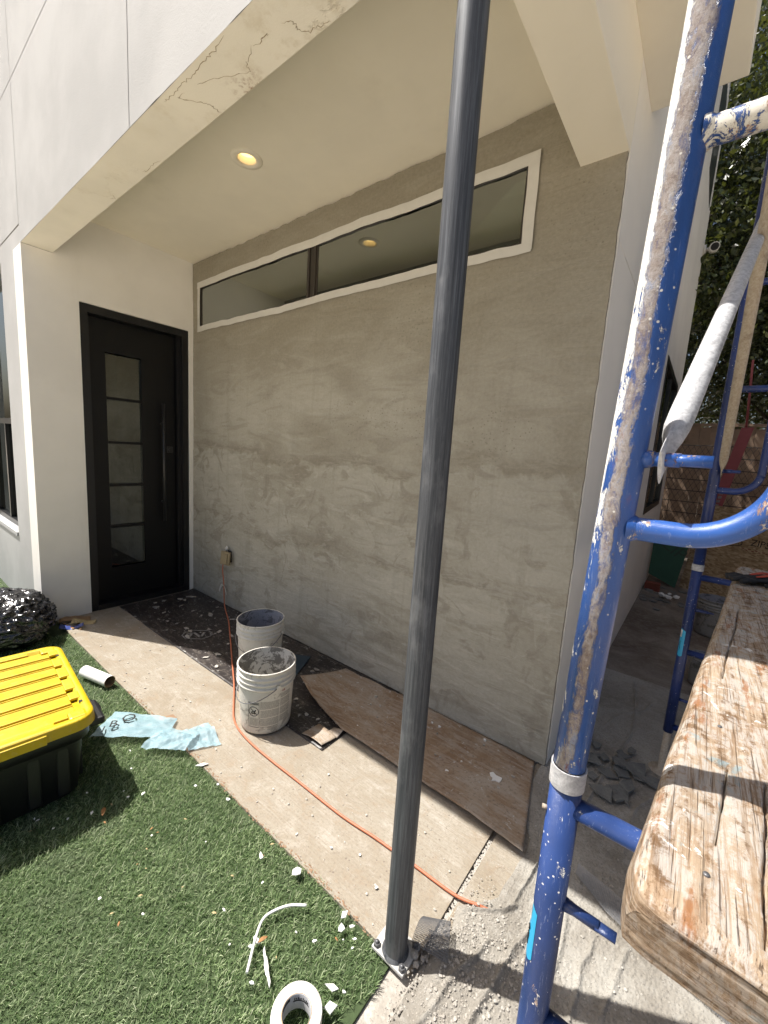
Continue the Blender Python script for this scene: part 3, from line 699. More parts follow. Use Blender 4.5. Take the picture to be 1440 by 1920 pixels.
hb.build('bar_handle', 'handle_metal', door)
lk = MB(); lk.bbox((-.106, yb-.075, 1.36), (-.094, yb-.02, 1.415), .004); lk.tube([(-.095, yb-.048, 1.388), (-.085, yb-.048, 1.388)], .016, 16); lk.build('lock', 'handle_metal', door)
MB().box((-2.5, -1.0, 0.0), (-2.4, .2, 2.7)).build('hall_wall', 'interior', house)
MB().box((-2.5, -1.0, -.01), (-.23, .2, .02)).build('hall_floor', 'interior', house)

# front wall to the left of the porch, with its window
fwb = MB(); lx0, lx1, lz0, lz1 = -1.80, -.625, .62, 2.83
fwb.box((-6, -W, -.02), (lx0, -W+.18, ZB)); fwb.box((lx1, -W, -.02), (-.22, -W+.18, ZB)); fwb.box((lx0, -W, -.02), (lx1, -W+.18, lz0))
fwb.build('front_wall', 'white_stucco', house)
MB().box((-6, -W-.0015, 0.02), (-6.01, -W, .03)).build('wall_end', 'white_stucco', house)
fwn = MB(); y0 = -W+.05
for a, c in (((lx0, y0, lz0), (lx1, y0+.06, lz0+.045)), ((lx0, y0, ZB-.05), (lx1, y0+.06, ZB-.001)), ((lx0, y0, lz0+.045), (lx0+.05, y0+.06, ZB-.05)), ((lx1-.05, y0, lz0+.045), (lx1, y0+.06, ZB-.05)), ((lx0+.05, y0+.004, 1.53), (lx1-.05, y0+.056, 1.58)), ((-1.23, y0+.006, lz0+.045), (-1.19, y0+.05, 1.53))): fwn.box(a, c)
fwin = fwn.build('front_window', 'black_frame', house)
MB().box((lx0+.05, y0+.03, 1.58), (lx1-.05, y0+.036, ZB-.05)).build('pane', 'facade_glass', fwin)
MB().box((lx0+.05, y0+.03, lz0+.045), (lx1-.05, y0+.036, 1.53)).build('pane', 'facade_glass', fwin)
MB().box((lx0+.002, -W-.012, lz0-.03), (lx1+.004, -W+.049, lz0+.001)).build('window_sill', 'white_stucco', house)
MB().box((-6, .2, 0), (-.25, .3, 3)).build('room_back', 'interior', house)

# side wall running back from the porch corner
sw = MB(); sy0, sy1, sz0, sz1 = 2.73, 4.50, 1.05, 2.56; YE = 5.08
sw.box((L-.2, .0205, -.1), (L, sy0, 2.43)); sw.box((L-.2, sy1, -.1), (L, YE, 2.43)); sw.box((L-.2, sy0, -.1), (L, sy1, sz0)); 
sw.box((L-.2, .0205, 2.436), (L, sy0, TOP-.25)); sw.box((L-.2, sy1, 2.436), (L, YE, TOP-.25)); sw.box((L-.2, sy0, sz1), (L, sy1, TOP-.25)); sw.box((L-.2, .0205, 2.43), (L-.006, sy0, 2.436)); sw.box((L-.2, sy1, 2.43), (L-.006, YE, 2.436))
sw.build('side_wall', 'wall_paint', house)
sf = MB(); xa, xb = L-.10, L+.006
for a, c in (((xa, sy0+.001, sz0+.001), (xb, sy1-.001, sz0+.06)), ((xa, sy0+.001, sz1-.06), (xb, sy1-.001, sz1-.001)), ((xa, sy0+.001, sz0+.06), (xb, sy0+.07, sz1-.06)), ((xa, sy1-.07, sz0+.06), (xb, sy1-.001, sz1-.06)), ((xa, (sy0+sy1)/2-.02, sz0+.06), (xb-.01, (sy0+sy1)/2+.02, sz1-.06))): sf.box(a, c)
swin = sf.build('side_window', 'black_frame', house)
MB().box((L-.03, sy0+.07, sz0+.06), (L-.024, sy1-.07, sz1-.06)).build('pane', 'facade_glass', swin)
MB().box((L-.005, 3.9, 4.75), (L+.004, 4.75, 5.9)).build('upper_window', 'black_frame', house)
MB().box((-6, YE-.2, -.1), (L-.2, YE, TOP-.25)).build('back_wall', 'wall_paint', house)
MB().box((-6, -W+.18, -.1), (-5.9, YE-.2, TOP-.25)).build('end_wall', 'wall_paint', house)

# ------------------------------------------------------------------ steel post holding the porch beam
PX, PY = 3.3576, -1.1013
sp_ = thing('steel_post', 'dark grey steel pipe post on a bolted base plate between lawn and dusty slab', 'post', (PX, PY, 0))
MB().lathe([(.0350, .012), (.0350, .3), (.0350, .9), (.0350, 1.5), (.0350, 2.1), (.0350, ZB-.013)], 40, (PX, PY, 0)).build('pipe', 'pole', sp_)
MB().bbox((PX-.062, PY-.040, .0), (PX+.055, PY+.055, .011), .003).build('base_plate', 'collar', sp_)
MB().bbox((PX-.06, PY-.06, ZB-.013), (PX+.06, PY+.06, ZB-.001), .003).build('cap_plate', 'pole', sp_)
MB().lathe([(.0350, .022), (.038, .017), (.041, .0115)], 40, (PX, PY, 0)).build('weld_bead', 'pole', sp_)
for dx, dy in ((-.050, -.028), (.043, -.028), (-.05, .043), (.043, .043)):
    b = MB(); b.lathe([(0, .027), (.0045, .027), (.0055, .022), (.0055, .0115)], 12, (PX+dx, PY+dy, 0)); b.lathe([(0, .0205), (.0098, .0205), (.0105, .019), (.0105, .0115)], 6, (PX+dx, PY+dy, 0), smooth=False); b.build('bolt', 'steel_bolt', sp_)

# ------------------------------------------------------------------ scaffold
TR = .0215; BR = .0143
def scaffold_lower(name, label, x, y, dirx, mat_post, mat_bar, zfoot=0.0, sticker=False, grp='scaffold frames'):
    o = thing(name, label, 'scaffold', (x, y, 0), grp); d = Vector((dirx[0], dirx[1], 0)).normalized(); Wd = 1.52
    P = Vector((x, y, 0)); Q = P+d*Wd
    for s_ in (P, Q): MB().tube([s_+Vector((0, 0, zfoot)), s_+Vector((0, 0, .5)), s_+Vector((0, 0, 1.046))], TR, 28).build('post', mat_post, o)
    for z, r in ((1.016, BR), (.645, BR), (.25, BR)):
        MB().tube([P+Vector((0, 0, z))+d*.012, P+d*.5+Vector((0, 0, z)), Q+Vector((0, 0, z))-d*.012], r, 24).build('bar', mat_bar, o)
    for t_ in (.42, 1.1): MB().tube([P+d*t_+Vector((0, 0, .255)), P+d*t_+Vector((0, 0, 1.0))], BR, 16).build('upright', mat_bar, o)
    # weld beads
    for z in (1.016, .645): MB().lathe([(TR*1.02, -.004), (TR*1.22, .0), (TR*1.02, .004)], 18).build('weld', mat_bar, o) if False else None
    pn = MB(); z = .858; pn.tube([P+Vector((0, 0, z))+d*.018, P+Vector((0, 0, z))+d*.034, P+Vector((0, 0, z))+d*.066], [.010, .0075, .0075], 14); pn.tube([P+Vector((0, 0, z))+d*.062, P+Vector((0, 0, z))+d*.088], .0085, 12, flat=[(1, .55), (1, .45)]); pn.build('lock_pin', mat_bar, o)
    pn = MB(); z = .40; pn.tube([P+Vector((0, 0, z))+d*.018, P+Vector((0, 0, z))+d*.066], .0075, 14); pn.build('lock_pin', mat_bar, o)
    MB().lathe([(TR+.0002, 1.0462), (TR+.0022, 1.0462), (TR+.0022, 1.0762), (TR+.0002, 1.0762)], 40, (x, y, 0), smooth=False).build('coupling_ring', 'galvanised', o)
    if zfoot > 0: MB().lathe([(.055, .0), (.055, .006), (.016, .008), (.015, zfoot+.03)], 20, (x, y, 0)).build('foot', 'plastered', o)
    else: MB().bbox((x-.05, y-.05, .0), (x+.05, y+.05, .007), .002).build('foot', 'collar', o)
    return o, d
def scaffold_upper(name, label, x, y, dirx, mat_post, mat_arch, mat_rung, lean=(0, 0), grp='scaffold frames'):
    z0 = 1.078; o = thing(name, label, 'scaffold', (x, y, z0), grp); d = Vector((dirx[0], dirx[1], 0)).normalized(); P = Vector((x, y, 0)); Wd = 1.52; Q = P+d*Wd
    le = Vector((lean[0], lean[1], 0))
    def at(B, z): return B+Vector((0, 0, z))+le*(z-z0)
    for B in (P, Q): MB().tube([at(B, z) for z in (z0, 1.4, 1.8, 2.2, 2.6, 3.03)], TR, 36).build('post', mat_post, o)
    zc = 1.425; R = .085; x0 = .070
    arc = [at(P, zc)+d*.012, at(P, zc)+d*.035, at(P, zc)+d*.055]+[at(P, zc)+d*(x0+R*math.sin(a)-.0)+Vector((0, 0, R*(1-math.cos(a)))) for a in np.linspace(0, math.pi/2, 12)]
    arc += [at(P, z)+d*(x0+R) for z in (1.7, 2.2, 3.0)]
    MB().tube(path(arc, 3), BR, 32).build('arch_tube', mat_arch, o)
    MB().tube([at(P, 1.866)+d*.012, at(P, 1.866)+d*.08, at(P, 1.866)+d*(x0+R)], BR, 30).build('rung', mat_rung, o)
    MB().tube([at(P, 2.30)+d*.012, at(P, 2.30)+d*(x0+R)], BR, 24).build('rung', mat_rung, o)
    MB().tube([at(P, 2.98)+d*.012, at(Q, 2.98)-d*.012], BR, 24).build('top_bar', mat_arch, o)
    for z in (1.512, 2.72):
        pn = MB(); a = at(P, z); pn.tube([a+d*.017, a+d*.030], [.013, .009], 16); pn.tube([a+d*.030, a+d*.056], .0085, 16); pn.tube([a+d*.052, a+d*.058, a+d*.086], [.0085, .0095, .0095], 16, flat=[(1, .9), (1, .75), (1, .75)]); pn.build('brace_pin', 'scaffold_pin' if mat_rung == 'scaffold_rung' else mat_arch, o)
    for z in (zc, 1.866):
        wb = MB(); a = at(P, z); wb.tube([a+d*.016, a+d*.022, a+d*.026], [BR*1.25, BR*1.16, BR*1.0], 26, caps=False); wb.build('weld', mat_arch if z == zc else mat_rung, o)
    return o
NX, NY, FX, FY = 3.797, -1.400, 3.930, .385
near_lo, dN = scaffold_lower('scaffold', 'lower scaffold frame standing nearest, clean blue tube with a cyan sticker', NX, NY, (1, 0), 'scaffold_clean', 'scaffold_clean')
near_up = scaffold_upper('scaffold', 'upper scaffold frame nearest, rusty paint-chipped blue post with curved arch tube', NX, NY, (1, 0), 'scaffold_post', 'scaffold_bar', 'scaffold_rung', (.030, .006))
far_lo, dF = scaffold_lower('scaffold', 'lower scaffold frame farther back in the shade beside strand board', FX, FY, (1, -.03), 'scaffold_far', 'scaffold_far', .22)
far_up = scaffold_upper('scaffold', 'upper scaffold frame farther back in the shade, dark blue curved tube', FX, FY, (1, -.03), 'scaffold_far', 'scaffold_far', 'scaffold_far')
# stickers wrapped on the lower posts
def sticker(par, x, y, z0, z1, a0, a1, r):
    st = MB(); n = 10; vs = []
    for j, z in enumerate(np.linspace(z0, z1, 6)):
        for k in range(n+1):
            a = lerp(a0, a1, k/n); cut = .012*(k/n) if j == 5 else (-.010*(k/n-.5)**2*3 if j == 0 else 0)
            vs.append((x+r*math.cos(a), y+r*math.sin(a), z-cut))
    st.add(vs, [(j*(n+1)+k, j*(n+1)+k+1, (j+1)*(n+1)+k+1, (j+1)*(n+1)+k) for j in range(5) for k in range(n)], True)
    s_ = st.build('sticker', 'blue_sticker', par)
    am = lerp(a0, a1, .28)
    mk = MB(); 
    for q, (zc, dz) in enumerate(((.82, .018), (.80, .01))):
        z = lerp(z0, z1, zc); vs = [(x+(r+.0004)*math.cos(a), y+(r+.0004)*math.sin(a), z+s2*dz) for s2 in (-1, 1) for a in np.linspace(am-.28, am+.1, 5)]
        mk.add(vs, [(k, k+1, 6+k, 5+k) for k in range(4)])
    if r > .02: mk.build('mark', 'white_plastic', s_)
    mk = MB()
    for k in range(7):
        z = lerp(z0, z1, .22+.05*k+.01*random.random()); a = am-.18+random.uniform(-.08, .1); mk.tube([(x+(r+.0006)*math.cos(a+q_), y+(r+.0006)*math.sin(a+q_), z+zz) for q_, zz in ((0, 0), (.16, .004), (.30, -.002))], .0007, 5)
    mk.build('mark', 'dark_ink', s_)
sticker(near_lo, NX, NY, .742, .842, -2.95, -2.05, TR+.0006)
sticker(far_lo, FX, FY, .62, .76, -2.6, -1.6, TR+.0006)
# bolt stub on near coupling and small hole
MB().tube([(NX-.018, NY-.008, 1.0), (NX-.026, NY-.010, 1.0)], .0032, 10).build('bolt_head', 'plastered', near_lo)
# cross braces
def brace(name, label, A, B, mat):
    A, B = Vector(A), Vector(B); d = (B-A).normalized(); n = 20; ts = [-.018, .0, .016, .035, .055, .08, .12]; Lb = (B-A).length
    pts = [A+d*t_ for t_ in ts]+[A+d*(Lb*.5)]+[B-d*t_ for t_ in reversed(ts)]
    f0 = [(.45, 1.12), (.62, 1.12), (.72, 1.1), (.16, 1.35), (.4, 1.3), (.85, 1.1), (1, 1)]
    f0 = [(.14, 1.45), (.14, 1.5), (.16, 1.45), (.4, 1.3), (.75, 1.12), (.95, 1.03), (1, 1)]
    single(name, MB().tube(pts, .0158, 24, flat=f0+[(1, 1)]+f0[::-1]), mat, label, 'brace', 'scaffold cross braces')
brace('cross_brace', 'grey galvanised cross brace rising from the near blue post pin', (NX+.052, NY, 1.512), (FX+.045, FY-.004, 2.70), 'galvanised')
brace('cross_brace', 'tan plaster-caked cross brace sloping down to the far blue post', (NX+.060+.045, NY+.0, 2.74), (FX+.020, FY-.030, 1.512), 'plastered')

# ------------------------------------------------------------------ plank on the scaffold
def plank():
    A = Vector((3.881, -1.556)); B = Vector((4.066, .42)); d = (B-A).normalized(); pr = Vector((d.y, -d.x)); Ln = (B-A).length; Wd = .27; z1, z0 = 1.094, 1.0305
    cracks = [(.108, .03, .30, .0055), (.150, -.02, .16, .006), (.185, .10, .5, .004), (.066, .12, .30, .003), (.21, .25, .8, .004), (.04, .6, 1.2, .003), (.125, .9, 1.6, .004), (.165, -.02, .09, .005)]
    nu, nv = 420, 150; bvl = .012; b = MB()
    def top(u, v):
        s_ = Ln*(u**1.35); w = Wd*v
        z = z1
        g = nz(w*60, s_*3, 1)*.0007+nz(w*18, s_*1.6, 4)*.0014+nz(w*6, s_*2.4, 9)*.0022
        z += g
        for wc, s0, s1, wd in cracks:
            wcc = wc+.006*nz(s_, wc*9, 2, 5)+.002*nz(s_, wc, 3, 25)
            if s0-.03 < s_ < s1+.03:
                e = min(1, max(0, (s_-s0)/.05+.2))*min(1, max(0, (s1-s_)/.05)); hw = wd*.5*e*(.6+.6*abs(nz(s_, wc, 7, 18)))
                if hw > .0003: z -= .016*max(0, 1-abs(w-wcc)/(hw+.0008))
        # worn arrises
        we = min(w, Wd-w); wear = bvl*(1+.7*nz(s_, v, 6, 6))
        if we < wear: z -= (wear-we)**2/wear*.9
        se = s_; wear = .006*(1+.8*nz(w, 3, 6, 14))
        if se < wear: z -= (wear-se)**2/wear*.9
        cr_ = math.hypot(max(0, .05-w), max(0, .05-s_)); z -= max(0, cr_-.034)*.6
        ox = .003*nz(s_, v, 11, 4)+max(0, .045-s_)**2/.045*max(0, 1-v*6.0)*.20; s_ += max(0, .03-w)**2/.03*max(0, 1-s_*6)*.14
        q = A+d*(s_+.006*nz(w, 1, 8, 9)*(1-u)**6)+pr*(w+ox); return (q.x, q.y, z)
    b.sheet(top, nu, nv, True)
    # skirts: sides and ends follow the top edge
    def skirt(ring, inset=.002):
        n = len(ring); k = 14; vs = []
        for j in range(k+1):
            for p in ring:
                t_ = j/k; z = lerp(p[2], z0, t_); gg = .0020*nz(p[0]*7, p[1]*7, z*170)+.0012*nz(p[0]*30, p[1]*30, z*420)
                vs.append((p[0]+gg*d.x*-1 + gg*.5, p[1]+gg*d.y*-1, z))
        fs = [(j*n+i, (j+1)*n+i, (j+1)*n+i+1, j*n+i+1) for j in range(k) for i in range(n-1)]
        b.add(vs, fs, True)
    W_ = nv+1; T = b.v
    skirt([T[i*W_] for i in range(nu, -1, -1)]); skirt([T[j] for j in range(W_)]); skirt([T[i*W_+nv] for i in range(nu+1)]); skirt([T[nu*W_+j] for j in range(nv, -1, -1)])
    c4 = [T[0], T[nv], T[nu*W_+nv], T[nu*W_]]; b.add([(p[0], p[1], z0) for p in c4], [(3, 2, 1, 0)])
    o = thing('scaffold_plank', 'thick weathered timber plank lying across the blue scaffold bars', 'plank', (A.x, A.y, z0))
    b.build('timber', 'plank', o)
    for s_, w in ((.072, .062), (.028, .187), (.4, .05), (.36, .2)):
        q = A+d*s_+pr*w; nb = MB(); nb.lathe([(0, .0012), (.0026, .0010), (.0032, .0002), (.0032, -.004)], 12, (q.x, q.y, z1+.0)); nb.build('nail_head', 'steel_bolt', o)
    return A, d, pr, z1
pA, pd, ppr, pz = plank()
# work glove on the far end of the plank
def glove():
    o = thing('work_glove', 'black and red work glove lying at the far end of the plank', 'glove', (4.09, .06, pz))
    c = Vector((4.105, .07, pz+.004))
    fx = Vector((.86, .5, 0)).normalized(); fy = Vector((-.5, .86, 0))
    b = MB(); b.tube([c+fx*-.055+Vector((0, 0, .012)), c+fx*-.03+Vector((0, 0, .016)), c+fx*.02+Vector((0, 0, .018)), c+fx*.07+Vector((0, 0, .016)), c+fx*.12+Vector((0, 0, .014))], [.018, .034, .042, .040, .036], 16, flat=[(1, .35)]*5); b.build('palm', 'glove_black', o)
    for k, (off, ln) in enumerate(((-.032, .055), (-.011, .07), (.011, .066), (.032, .05))):
        b = MB(); p0 = c+fy*off+fx*-.03; b.tube([p0+Vector((0, 0, .013)), p0-fx*ln*.5+fy*off*.2+Vector((0, 0, .017)), p0-fx*ln+fy*off*.4+Vector((0, 0, .011))], [.0105, .0105, .008], 10); b.build('finger', 'glove_black', o)
    b = MB(); p0 = c+fy*-.038+fx*.03; b.tube([p0+Vector((0, 0, .012)), p0-fx*.02-fy*.028+Vector((0, 0, .014)), p0-fx*.05-fy*.036+Vector((0, 0, .010))], [.012, .012, .008], 10); b.build('thumb', 'glove_black', o)
    for k, w in enumerate((-.014, .02)):
        b = MB(); b.tube([c+fx*-.02+fy*(w-.012)+Vector((0, 0, .030)), c+fx*.03+fy*w+Vector((0, 0, .0365)), c+fx*.09+fy*(w+.010)+Vector((0, 0, .033))], [.006, .011, .006], 8, flat=[(1, .35)]*3); b.build('red_patch', 'glove_red', o)
glove()

# ------------------------------------------------------------------ recessed ceiling light and other fittings
def downlight():
    c = (1.639, -.529, HC); o = thing('recessed_light', 'lit round recessed light in the beige porch soffit', 'light', c)
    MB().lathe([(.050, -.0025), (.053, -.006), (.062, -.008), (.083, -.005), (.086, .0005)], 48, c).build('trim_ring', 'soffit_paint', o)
    MB().lathe([(0, .028), (.03, .030), (.045, .034), (.0512, .040)], 40, c).build('lens', 'lamp_lens', o)
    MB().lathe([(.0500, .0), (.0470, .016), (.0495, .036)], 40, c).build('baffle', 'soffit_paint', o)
downlight()
def security_camera():
    c = Vector((L+.0005, 5.0, 4.36)); o = thing('security_camera', 'small white bullet security camera high on the side wall corner', 'camera', c)
    MB().lathe([(0, .02), (.05, .02), (.055, .0)], 24).v
    b = MB(); b.tube([c, c+Vector((.03, 0, 0))], .06, 20); b.tube([c+Vector((.03, 0, 0)), c+Vector((.09, -.03, -.01))], .022, 12); b.build('mount', 'white_plastic', o)
    b = MB(); b.tube([c+Vector((.10, .06, .02)), c+Vector((.12, -.10, -.02))], .055, 24); b.build('body', 'white_plastic', o)
    b = MB(); b.tube([c+Vector((.1215, -.112, -.023)), c+Vector((.12, -.098, -.0195))], .043, 20); b.build('lens', 'dark_ink', o)
security_camera()
def outlet():
    o = thing('outlet_box', 'tan outdoor outlet cover hanging open low on the grey plaster', 'outlet', (.655, -.01, .483))
    MB().bbox((.612, -.022, .435), (.690, -.004, .535), .003).build('back_box', 'dark_ink', o)
    m_ = Matrix.Translation((.722, -.030, .48)) @ Matrix.Rotation(math.radians(24), 4, 'Z') @ Matrix.Rotation(math.radians(6), 4, 'Y')
    MB().bbox((-.092, -.030, -.062), (-.002, -.008, .058), .006, m_).build('cover', 'box_tan', o)
    MB().bbox((-.074, -.038, -.045), (-.02, -.0295, .040), .003, m_).build('cover_panel', 'box_tan', o)
    for dx, s_ in ((0, 1), (.022, -1)):
        b = MB(); b.sheet(lambda u, v: (.628+dx+.018*u+s_*.006*v, -.026-.012*math.sin(3*v), .53+.045*v+.006*math.sin(5*u)), 5, 6, True, .0006); b.build('paper_scrap', 'white_plastic', o)
outlet()
# orange extension cord
cord = thing('extension_cord', 'orange extension cord running from the wall outlet across the walkway', 'cord', (.655, -.05, 0))
cpts = [(.602, -.03, .44), (.600, -.042, .36), (.625, -.045, .24), (.640, -.05, .13), (.665, -.06, .05), (.74, -.09, .012), (.93, -.18, .010), (1.20, -.33, .010), (1.515, -.510, .014), (1.78, -.660, .016), (1.95, -.768, .008), (2.06, -.835, .008), (2.16, -.868, .008), (2.30, -.884, .008), (2.46, -.886, .008), (2.644, -.882, .008), (2.911, -.878, .008), (3.071, -.862, .008), (3.161, -.856, .008), (3.254, -.849, .008), (3.416, -.842, .008), (3.50, -.822, .014), (3.55, -.80, .004)]
MB().tube(path(cpts, 6), .0050, 10).build('cable', 'orange_cord', cord)
MB().tube([(.602, -.03, .425), (.602, -.032, .465)], [.011, .013], 12).build('plug', 'orange_cord', cord)
for sx in (-1, 1):
    b = MB(); b.sheet(lambda u, v: (.634+sx*.012*.2+sx*(.055*u), -.052-.012*v, .205+.018*math.sin(1.2+2*u)*(1 if sx < 0 else 1)-.055*u*u+.022*(v-.5)), 8, 3, True, .0005); b.build('tag', 'white_plastic', cord)

# ------------------------------------------------------------------ floor protection on the walkway
def underlay():
    o = thing('floor_underlay', 'black printed floor underlay taped along the porch wall', 'underlay', (0, -.67, 0))
    b = MB()
    def fn(u, v):
        x = lerp(.012, 2.585, u); y = lerp(-.676, -.012, v)+.006*nz(x, 0, 0, 2)*(1-v)
        z = .0045+.003*abs(nz(x, y, 0, 4))+.003*max(0, nz(x, y, 5, 9))
        if v > .92: z += .012*(v-.92)/.08
        return (x, y, z)
    b.sheet(fn, 130, 36, True, .003); b.build('sheet', 'paper', o)
    # torn flap at the end
    b = MB(); b.sheet(lambda u, v: (2.42+.15*u+.01*v, -.665+.115*v-.02*u*v, .009+.016*math.sin(2.4*u)*(1-.4*v)+.004*nz(u, v, 3, 4)), 12, 8, True, .0015); b.build('torn_flap', 'card', o)
    b = MB(); b.sheet(lambda u, v: (2.51+.07*u, -.565+.05*v, .009+.02*u*v), 6, 5, True, .0015); b.build('torn_flap', 'card', o)
    # printed emblem: flattened octagon ring with a bold zig-zag in it
    ex, ey = Vector((.74, .67, 0)), Vector((-.67, .74, 0)); c = Vector((.99, -.482, .0105))
    e = MB()
    def bar(p, q, w):
        p, q = Vector(p), Vector(q); d = (q-p).normalized(); n_ = Vector((-d.y, d.x))*w/2
        pts = [p-n_-d*w*.3, q-n_+d*w*.3, q+n_+d*w*.3, p+n_-d*w*.3]; vs = [c+ex*a.x+ey*a.y for a in pts]
        e.add([(v.x, v.y, v.z) for v in vs]+[(v.x, v.y, v.z-.0008) for v in vs], [(0, 1, 2, 3), (0, 4, 5, 1), (1, 5, 6, 2), (2, 6, 7, 3), (3, 7, 4, 0)])
    oc = [(-.105, -.02), (-.06, -.07), (.06, -.07), (.105, -.02), (.105, .03), (.06, .075), (-.06, .075), (-.105, .03)]
    for a, c2 in zip(oc, oc[1:]+oc[:1]): bar(a, c2, .009)
    bar((-.045, -.035), (-.045, .04), .02); bar((-.045, .04), (.04, -.035), .02); bar((.04, -.035), (.04, .04), .02); bar((-.075, .0), (-.045, .04), .014)
    e.build('printed_emblem', 'faded_ink', o)
    # dried plaster drips
    for k in range(46):
        x, y = random.uniform(.1, 2.5), random.uniform(-.62, -.04); s_ = random.uniform(.006, .026); n = 9; a0 = random.random()*6
        rr = [s_*random.uniform(.45, 1.1)*(1 if i % 2 else .8) for i in range(n)]; st = random.uniform(1, 2.4); ca, sa = math.cos(a0), math.sin(a0)
        pts = [(x+(r*math.cos(2*math.pi*i/n)*st)*ca-r*math.sin(2*math.pi*i/n)*sa, y+(r*math.cos(2*math.pi*i/n)*st)*sa+r*math.sin(2*math.pi*i/n)*ca) for i, r in enumerate(rr)]
        if (Vector((x, y))-Vector((2.19, -.72))).length < .2: continue
        MB().poly(pts, .009, .0125).build('plaster_drip', 'lump', o)
underlay()
def board():
    o = thing('floor_board', 'brown paper floor board curling up along the grey wall base', 'floor covering', (2.8, -.3, 0))
    b = MB(); A = Vector((2.05, -.363)); B = Vector((2.15, -.014)); Cc = Vector((3.425, -.018)); D = Vector((3.552, -.552))
    def fn(u, v):
        e = Vector((lerp(A.x, D.x, u), lerp(A.y, D.y, u)-.075*math.sin(math.pi*min(1, u*1.15))*(1 if u < .87 else math.sin(math.pi*min(1, u*1.15)) and 1)))
        e.y = np.interp(u, [0, .12, .34, .58, .8, 1], [-.363, -.43, -.515, -.520, -.535, -.552])
        w = lerp(B, Cc, u); p = lerp(e, w, v)
        z = .012+.004*nz(p.x, p.y, 0, 3)+.03*max(0, 1-u*5)*max(0, 1-v*1.3)+.020*max(0, 1-abs(u-.85)*4)*(1-v)**3+.012*(1-v)**4+.004*(1-v)
        if v > .9: z += .02*(v-.9)
        return (p.x, p.y+.003*nz(u*30, v, 5)*(1-v), z)
    b.sheet(fn, 120, 30, True, .003); b.build('sheet', 'card', o)
    for k in range(26):
        x, y = random.uniform(2.5, 3.42), random.uniform(-.46, -.05); s_ = random.uniform(.003, .011)
        n = 7; rr = [s_*random.uniform(.5, 1.2) for _ in range(n)]; MB().poly([(x+r*math.cos(2*math.pi*i/n), y+r*.7*math.sin(2*math.pi*i/n)) for i, r in enumerate(rr)], .012, .022).build('plaster_drip', 'paint_chip' if k % 3 == 0 else 'lump', o)
    x, y = 3.32, -.26; rr = [.03*random.uniform(.4, 1.1) for _ in range(11)]
    MB().poly([(x+r*math.cos(2*math.pi*i/11), y+r*math.sin(2*math.pi*i/11)) for i, r in enumerate(rr)], .012, .022).build('plaster_drip', 'paint_chip', o)
board()
MB().poly([(1.50, -.30), (1.66, -.55), (1.98, -.34), (1.86, -.10)], .012, .0145).build('blue_card', 'blue_sheet', None, label='dark blue plastic sheet lying under the rear white bucket', category='sheet')

